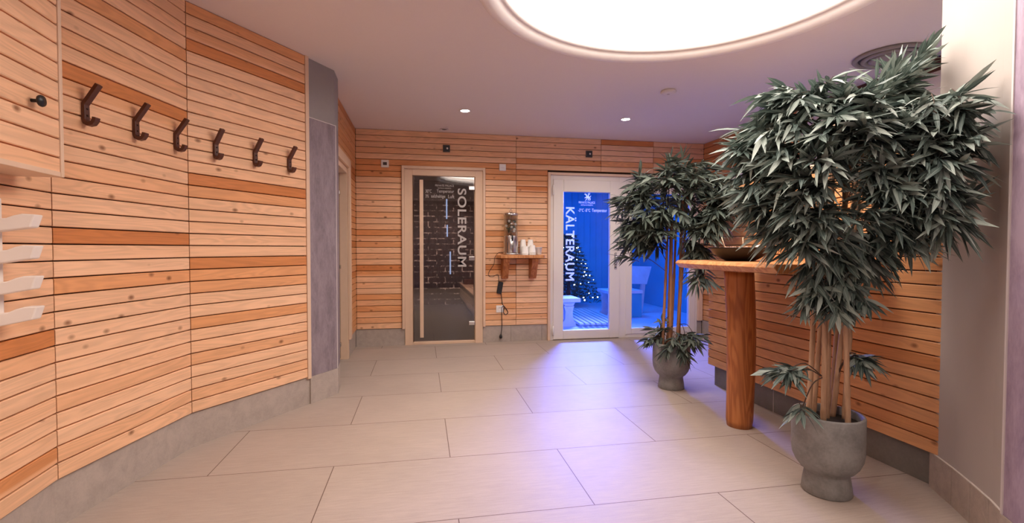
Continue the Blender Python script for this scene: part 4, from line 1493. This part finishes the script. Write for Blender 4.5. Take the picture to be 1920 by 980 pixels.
# ------------------------------------------------------------------ potted bamboo
POT = [(0.0, 0.001), (0.100, 0.001), (0.104, 0.006), (0.099, 0.050), (0.092, 0.092), (0.096, 0.104), (0.112, 0.116), (0.130, 0.140), (0.143, 0.172), (0.148, 0.210), (0.148, 0.300), (0.148, 0.366), (0.145, 0.372), (0.136, 0.372), (0.133, 0.366), (0.132, 0.30), (0.130, 0.20)]


def blocked(p):
    """keep foliage out of walls, column, table and bowl"""
    if p.x > XP - 0.02 and p.z < ZP + 0.03 and p.y > 1.80: return True
    if p.z > H - 0.03: return True
    if p.x > 1.64 and 2.07 < p.y < 3.09 and 0.98 < p.z < 1.09: return True
    if math.hypot(p.x - 1.995, p.y - 2.765) < 0.20 and 1.05 < p.z < 1.16: return True
    for i in range(4):
        a, b = COLP[i], COLP[i + 1]
        if min(a.y, b.y) - 0.02 <= p.y <= max(a.y, b.y) + 0.02:
            t = (p.y - a.y) / (b.y - a.y)
            if p.x > a.x + (b.x - a.x) * t - 0.02: return True
    if p.y < 1.39 and p.x > 2.085 - (1.39 - p.y) * 0.545 - 0.02: return True
    return False


COLP = arc_pts(0.0)


def add_leaf(mb, p, d, ln, wd, roll, r, droop=0.35):
    d = d.normalized()
    s = d.cross(Vector((0, 0, 1)))
    if s.length < 1e-3: s = Vector((1, 0, 0))
    s.normalize()
    n = s.cross(d)
    s, n = s * math.cos(roll) + n * math.sin(roll), n * math.cos(roll) - s * math.sin(roll)
    st = [(0.0, 0.10), (0.18, 0.62), (0.42, 1.0), (0.70, 0.72), (1.0, 0.0)]
    vs, g = [], []
    for t, k_ in st:
        c = p + d * ln * t + Vector((0, 0, -1)) * droop * ln * t * t * (1 - abs(d.z) * .6)
        wv = s * wd * 0.5 * k_
        fold = n * wd * 0.14 * k_
        if t == 1.0:
            vs.append(c); g.append((t, 0, r))
        else:
            vs += [c - wv + fold, c, c + wv + fold]
            g += [(t, -1, r), (t, 0, r), (t, 1, r)]
    for v in vs[3::3]:
        if blocked(v): return False
    if blocked(vs[-1]): return False
    fs = []
    for j in range(3):
        b = j * 3
        fs += [(b, b + 1, b + 4, b + 3), (b + 1, b + 2, b + 5, b + 4)]
    fs += [(9, 10, 12), (10, 11, 12)]
    mb.add(vs, fs, g=g, smooth=True)
    return True


def spray(lf, tw, p0, d, ln, rnd, leaf_l, dens=1.0, droop=0.5, wd=0.021, up=0.0):
    """a twig from p0 along d with alternating leaves and a fan at the tip"""
    d = d.normalized()
    nseg = 5
    path = [p0]
    dd = d.copy()
    for i in range(nseg):
        dd = (dd + Vector((rnd.uniform(-.12, .12), rnd.uniform(-.12, .12), -0.11 * droop + up))).normalized()
        path.append(path[-1] + dd * ln / nseg)
    if any(blocked(p) for p in path[2:]): 
        return
    tw.tube(path, [0.0022, 0.002, 0.0018, 0.0016, 0.0013, 0.001], 5, False)
    for i in range(1, nseg + 1):
        t = path[i] - path[i - 1]
        t.normalize()
        side = t.cross(Vector((0, 0, 1)))
        if side.length < .05: side = Vector((1, 0, 0))
        side.normalize()
        nn = (3 if i % 2 else 2) if i < nseg else 6
        for k_ in range(nn):
            if rnd.random() > dens: continue
            if i < nseg:
                sgn = 1 if (i + k_) % 2 else -1
                ang = rnd.uniform(0.45, 1.0) * sgn
            else:
                ang = (k_ - 2.5) * 0.36 + rnd.uniform(-.15, .15)
            ld = t * math.cos(ang) + side * math.sin(ang) + Vector((0, 0, rnd.uniform(-.55, .40)))
            add_leaf(lf, path[i] + t * rnd.uniform(-.015, .01), ld, leaf_l * rnd.uniform(.75, 1.18), wd * rnd.uniform(.8, 1.2), rnd.uniform(-1.0, 1.0), rnd.random(), droop=rnd.uniform(0.0, .42))


def bamboo(name, label, base, canes, lumps, zc, leaf_l, lm, cm_name, axis_px, seed, wd, cane_r, zr):
    rnd = random.Random(seed)
    bx_, by_ = base
    root = empty(name, (bx_, by_, 0))
    tag(root, label, 'plant')
    pot = MB().lathe(POT, (bx_, by_, 0), 56).build('pot', M['concrete'], root)
    MB().lathe([(0.0, 0.338), (0.1315, 0.335), (0.1315, 0.325), (0.0, 0.325)], (bx_, by_, 0), 32).build('soil', M['soil'], root)
    tops = []
    for (bpx, tpx, tpy, dz) in canes:
        # foot inside the pot, head straight above with a small lean
        f0 = Vector((bx_, by_, 0.330)) + RT * ((bpx - axis_px) / F * zc) + Vector((FW.x, FW.y, 0)).normalized() * dz
        off = (Vector((f0.x, f0.y, 0)) - Vector((bx_, by_, 0)))
        if off.length > 0.112:
            off *= 0.112 / off.length
            f0 = Vector((bx_ + off.x, by_ + off.y, 0.330))
        h0 = PZ(tpx, tpy, zc + dz * 1.6)
        n_ = 9
        path, rr_ = [], []
        L_ = (h0 - f0).length
        nodes = [rnd.uniform(.02, .12) + i * rnd.uniform(.15, .21) for i in range(9)]
        for i in range(61):
            t = i / 60
            p = f0.lerp(h0, t) + Vector((math.sin(t * 4 + bpx) * .004, math.cos(t * 3.3 + bpx) * .004, 0))
            r = cane_r * (1 - 0.35 * t)
            for nd_ in nodes:
                if abs(t * 1.0 - nd_) < 0.010: r *= 1.16
            path.append(p)
            rr_.append(r)
        MB().tube(path, rr_, 10).build('cane', M[cm_name], root)
        tops.append((f0, h0))
    lf, tw = MB(), MB()
    for (px, py, dz, rad, nsp, sl_, dirx) in lumps:
        c = PZ(px, py, zc + dz)
        # the branch leaves the nearest cane lower down
        best = min(tops, key=lambda fh: abs(((fh[0] + fh[1]) / 2 - c).dot(RT)))
        tz = max(0.15, min(0.98, (c.z - 0.12 - best[0].z) / (best[1].z - best[0].z)))
        s0 = best[0].lerp(best[1], tz)
        mid = s0.lerp(c, 0.55) + Vector((0, 0, 0.04))
        if not any(blocked(q_) for q_ in (mid, c)):
            tw.tube(smooth_path([s0, mid, c], 4), 0.0028, 5, False)
        outd = Vector((c.x - bx_, c.y - by_, 0))
        outd = outd.normalized() if outd.length > 0.03 else Vector((-FW.x, -FW.y, 0)).normalized()
        for k_ in range(nsp + (1 if 3 < nsp and py < 480 else 0)):
            a = rnd.uniform(0, 2 * math.pi)
            jit = Vector((math.cos(a), math.sin(a), rnd.uniform(-.7, .7)))
            if dirx == 'up': dv = Vector((0.35, -0.2, 0.75)) * 1.0 + jit * 0.5
            elif dirx == 'down': dv = outd * 0.3 + jit * 0.6 + Vector((0, 0, -0.55))
            else: dv = outd * 0.75 + jit * 0.85 - Vector((FW.x, FW.y, 0)) * 0.25 + Vector((0, 0, 0.05))
            p0 = c + Vector((rnd.uniform(-1, 1), rnd.uniform(-1, 1), rnd.uniform(-1, 1))) * rad * 0.6 - dv.normalized() * sl_ * .45
            spray(lf, tw, p0, dv, sl_ * rnd.uniform(.8, 1.2), rnd, leaf_l * (0.74 if py > (490 if zc < 3 else 600) else 1.0), 0.95 if py < 600 else 0.75, 0.7 if dirx != 'up' else -0.1, wd)
    tw.build('twigs', M['bark'], root)['kind'] = 'stuff'
    fo = lf.build('foliage', M[lm], root)
    fo['kind'] = 'stuff'
    return root


# front plant (axis depth about 2.24 m)
canesF = [(1535, 1552, 215, -0.02), (1568, 1583, 200, -0.07), (1522, 1541, 260, 0.04), (1555, 1566, 230, 0.03), (1587, 1622, 215, 0.02), (1580, 1600, 210, 0.09), (1546, 1560, 300, 0.09), (1572, 1610, 300, 0.05)]
lumpsF = [
    (1712, 118, 0.0, .03, 3, .08, 'up'), (1690, 140, 0.0, .03, 2, .08, 'up'), (1668, 160, 0.0, .04, 3, .08, 'up'), (1650, 180, -.02, .05, 4, .11, 'up'), (1680, 175, 0.02, .05, 4, .12, 'o'), (1650, 195, -.06, .05, 4, .12, 'o'),
    (1495, 180, -.02, .06, 5, .13, 'o'), (1470, 165, 0.02, .04, 2, .13, 'o'), (1530, 182, -.05, .07, 6, .13, 'o'), (1565, 195, -.12, .07, 6, .13, 'o'), (1600, 205, -.15, .07, 6, .13, 'o'), (1630, 215, -.17, .07, 6, .13, 'o'), (1670, 210, -.14, .07, 6, .14, 'o'), (1715, 205, -.20, .07, 5, .14, 'o'),
    (1560, 235, -.18, .06, 5, .12, 'o'), (1600, 245, -.20, .06, 5, .12, 'o'), (1640, 250, -.20, .06, 5, .12, 'o'), (1570, 270, .10, .06, 4, .12, 'o'), (1620, 275, .12, .06, 4, .12, 'o'),
    (1760, 195, -.32, .04, 3, .12, 'o'), (1795, 185, -.36, .03, 2, .12, 'o'), (1808, 200, -.38, .03, 2, .12, 'o'), (1775, 230, -.33, .05, 4, .13, 'o'), (1785, 265, -.35, .05, 4, .13, 'o'), (1740, 245, -.25, .07, 5, .14, 'o'), (1755, 290, -.32, .06, 5, .13, 'o'),
    (1700, 245, -.20, .07, 6, .14, 'o'), (1700, 290, -.22, .07, 6, .14, 'o'),
    (1455, 215, .06, .07, 6, .14, 'o'), (1425, 245, .10, .06, 5, .14, 'o'), (1405, 275, .12, .05, 4, .13, 'o'), (1440, 275, .05, .07, 6, .14, 'o'), (1480, 235, -.04, .08, 6, .14, 'o'), (1510, 270, -.10, .07, 6, .14, 'o'),
    (1430, 325, .08, .07, 6, .14, 'o'), (1470, 315, -.04, .07, 6, .14, 'o'), (1505, 330, -.10, .06, 5, .13, 'o'), (1425, 365, .10, .05, 4, .13, 'o'), (1450, 375, .02, .07, 6, .14, 'o'), (1490, 385, -.08, .07, 6, .14, 'o'), (1452, 408, .08, .05, 4, .11, 'o'), (1482, 428, -.02, .06, 6, .13, 'o'), (1510, 440, -.1, .06, 6, .13, 'o'), (1535, 420, -.14, .05, 3, .12, 'o'),
    (1650, 330, -.18, .07, 5, .14, 'o'), (1700, 340, -.24, .07, 6, .14, 'o'), (1745, 340, -.30, .06, 5, .13, 'o'), (1690, 385, -.22, .06, 5, .13, 'o'), (1740, 385, -.30, .06, 5, .12, 'o'), (1780, 385, -.36, .04, 3, .12, 'o'), (1650, 400, -.16, .06, 5, .13, 'o'), (1605, 400, -.20, .05, 3, .12, 'o'),
    (1695, 420, -.24, .05, 4, .11, 'o'), (1655, 440, -.16, .05, 4, .11, 'o'), (1610, 455, -.12, .05, 5, .11, 'down'), (1565, 460, -.12, .05, 5, .11, 'down'), (1630, 475, -.10, .04, 3, .10, 'down'),
    (1525, 500, -.08, .04, 4, .10, 'down'), (1575, 510, -.12, .04, 5, .09, 'down'), (1545, 535, -.12, .04, 5, .08, 'down'), (1585, 535, -.12, .03, 4, .08, 'down'), (1520, 550, -.06, .03, 3, .08, 'down'), (1565, 562, -.14, .03, 4, .07, 'down'), (1600, 550, -.08, .03, 3, .07, 'down'),
    (1528, 300, -.16, .06, 5, .12, 'o'), (1532, 350, -.16, .06, 4, .12, 'o'), (1636, 300, -.20, .06, 5, .12, 'o'), (1645, 355, -.20, .06, 4, .12, 'o'), (1590, 290, .12, .06, 4, .12, 'o'), (1605, 345, .12, .06, 3, .12, 'o'), (1575, 390, -.20, .04, 2, .11, 'o'), (1520, 395, -.12, .05, 4, .12, 'o'),
    (1482, 690, -.04, .04, 4, .11, 'o'), (1472, 700, .0, .03, 2, .10, 'o'), (1605, 662, .0, .03, 3, .07, 'o'), (1598, 676, .02, .03, 2, .06, 'o'), (1505, 762, -.08, .02, 1, .06, 'o'),
]
pF = bamboo('potted_bamboo', 'tall artificial bamboo in the grey goblet pot nearest the camera', (1.862, 1.932), canesF, lumpsF, 2.243, 0.140, 'leaf', 'cane', 1550, 21, 0.0225, 0.0125, 0)
# back plant (axis depth about 3.94 m)
canesB = [(1243, 1252, 400, -0.02), (1252, 1262, 385, -0.05), (1262, 1268, 390, 0.03), (1270, 1282, 360, 0.0), (1277, 1278, 380, 0.05), (1257, 1258, 420, 0.06), (1268, 1290, 340, -0.04)]
lumpsB = [
    (1205, 358, 0, .10, 6, .22, 'o'), (1225, 340, 0, .10, 6, .22, 'o'), (1255, 326, -.1, .10, 7, .22, 'o'), (1290, 322, -.1, .10, 7, .22, 'o'), (1325, 330, -.15, .10, 7, .22, 'o'), (1350, 345, -.3, .08, 6, .20, 'o'), (1365, 355, -.35, .07, 5, .20, 'o'),
    (1190, 375, 0, .08, 6, .20, 'o'), (1215, 375, -.1, .10, 7, .22, 'o'), (1250, 350, -.2, .10, 7, .22, 'o'), (1290, 340, -.25, .10, 6, .22, 'o'), (1330, 355, -.28, .10, 7, .22, 'o'), (1350, 385, -.32, .08, 6, .20, 'o'),
    (1195, 410, 0, .08, 5, .18, 'o'), (1225, 410, -.1, .10, 7, .20, 'o'), (1250, 395, -.2, .08, 6, .20, 'o'), (1212, 430, -.05, .07, 5, .16, 'o'), (1232, 430, -.15, .06, 4, .14, 'o'), (1190, 435, .0, .05, 4, .17, 'o'),
    (1320, 395, -.26, .08, 6, .20, 'o'), (1342, 405, -.32, .07, 5, .16, 'o'), (1308, 425, -.22, .08, 6, .16, 'o'), (1322, 432, -.30, .05, 4, .12, 'o'), (1300, 415, -.2, .06, 4, .14, 'o'),
    (1220, 460, -.05, .06, 3, .14, 'o'), (1292, 455, -.2, .05, 4, .12, 'down'), (1310, 460, -.2, .05, 4, .12, 'down'), (1185, 480, .05, .04, 2, .14, 'o'), (1310, 505, -.15, .05, 3, .14, 'down'),
    (1238, 412, .05, .08, 6, .16, 'o'), (1205, 438, .05, .07, 5, .15, 'o'), (1270, 375, .10, .08, 5, .16, 'o'), (1330, 405, -.20, .07, 5, .15, 'o'), (1235, 452, .0, .06, 4, .14, 'o'),
    (1240, 620, .0, .04, 4, .15, 'o'), (1230, 632, .0, .03, 3, .15, 'o'), (1285, 630, -.1, .05, 5, .15, 'o'), (1300, 625, -.12, .04, 3, .17, 'o'), (1275, 650, -.16, .04, 5, .13, 'down'), (1265, 640, -.14, .04, 4, .13, 'down'),
]
bamboo('potted_bamboo', 'smaller-looking bamboo in a grey goblet pot beside the white glazed door', (2.005, 3.632), canesB, lumpsB, 3.945, 0.138, 'leaf_dark', 'cane_red', 1260, 33, 0.024, 0.0125, 0)
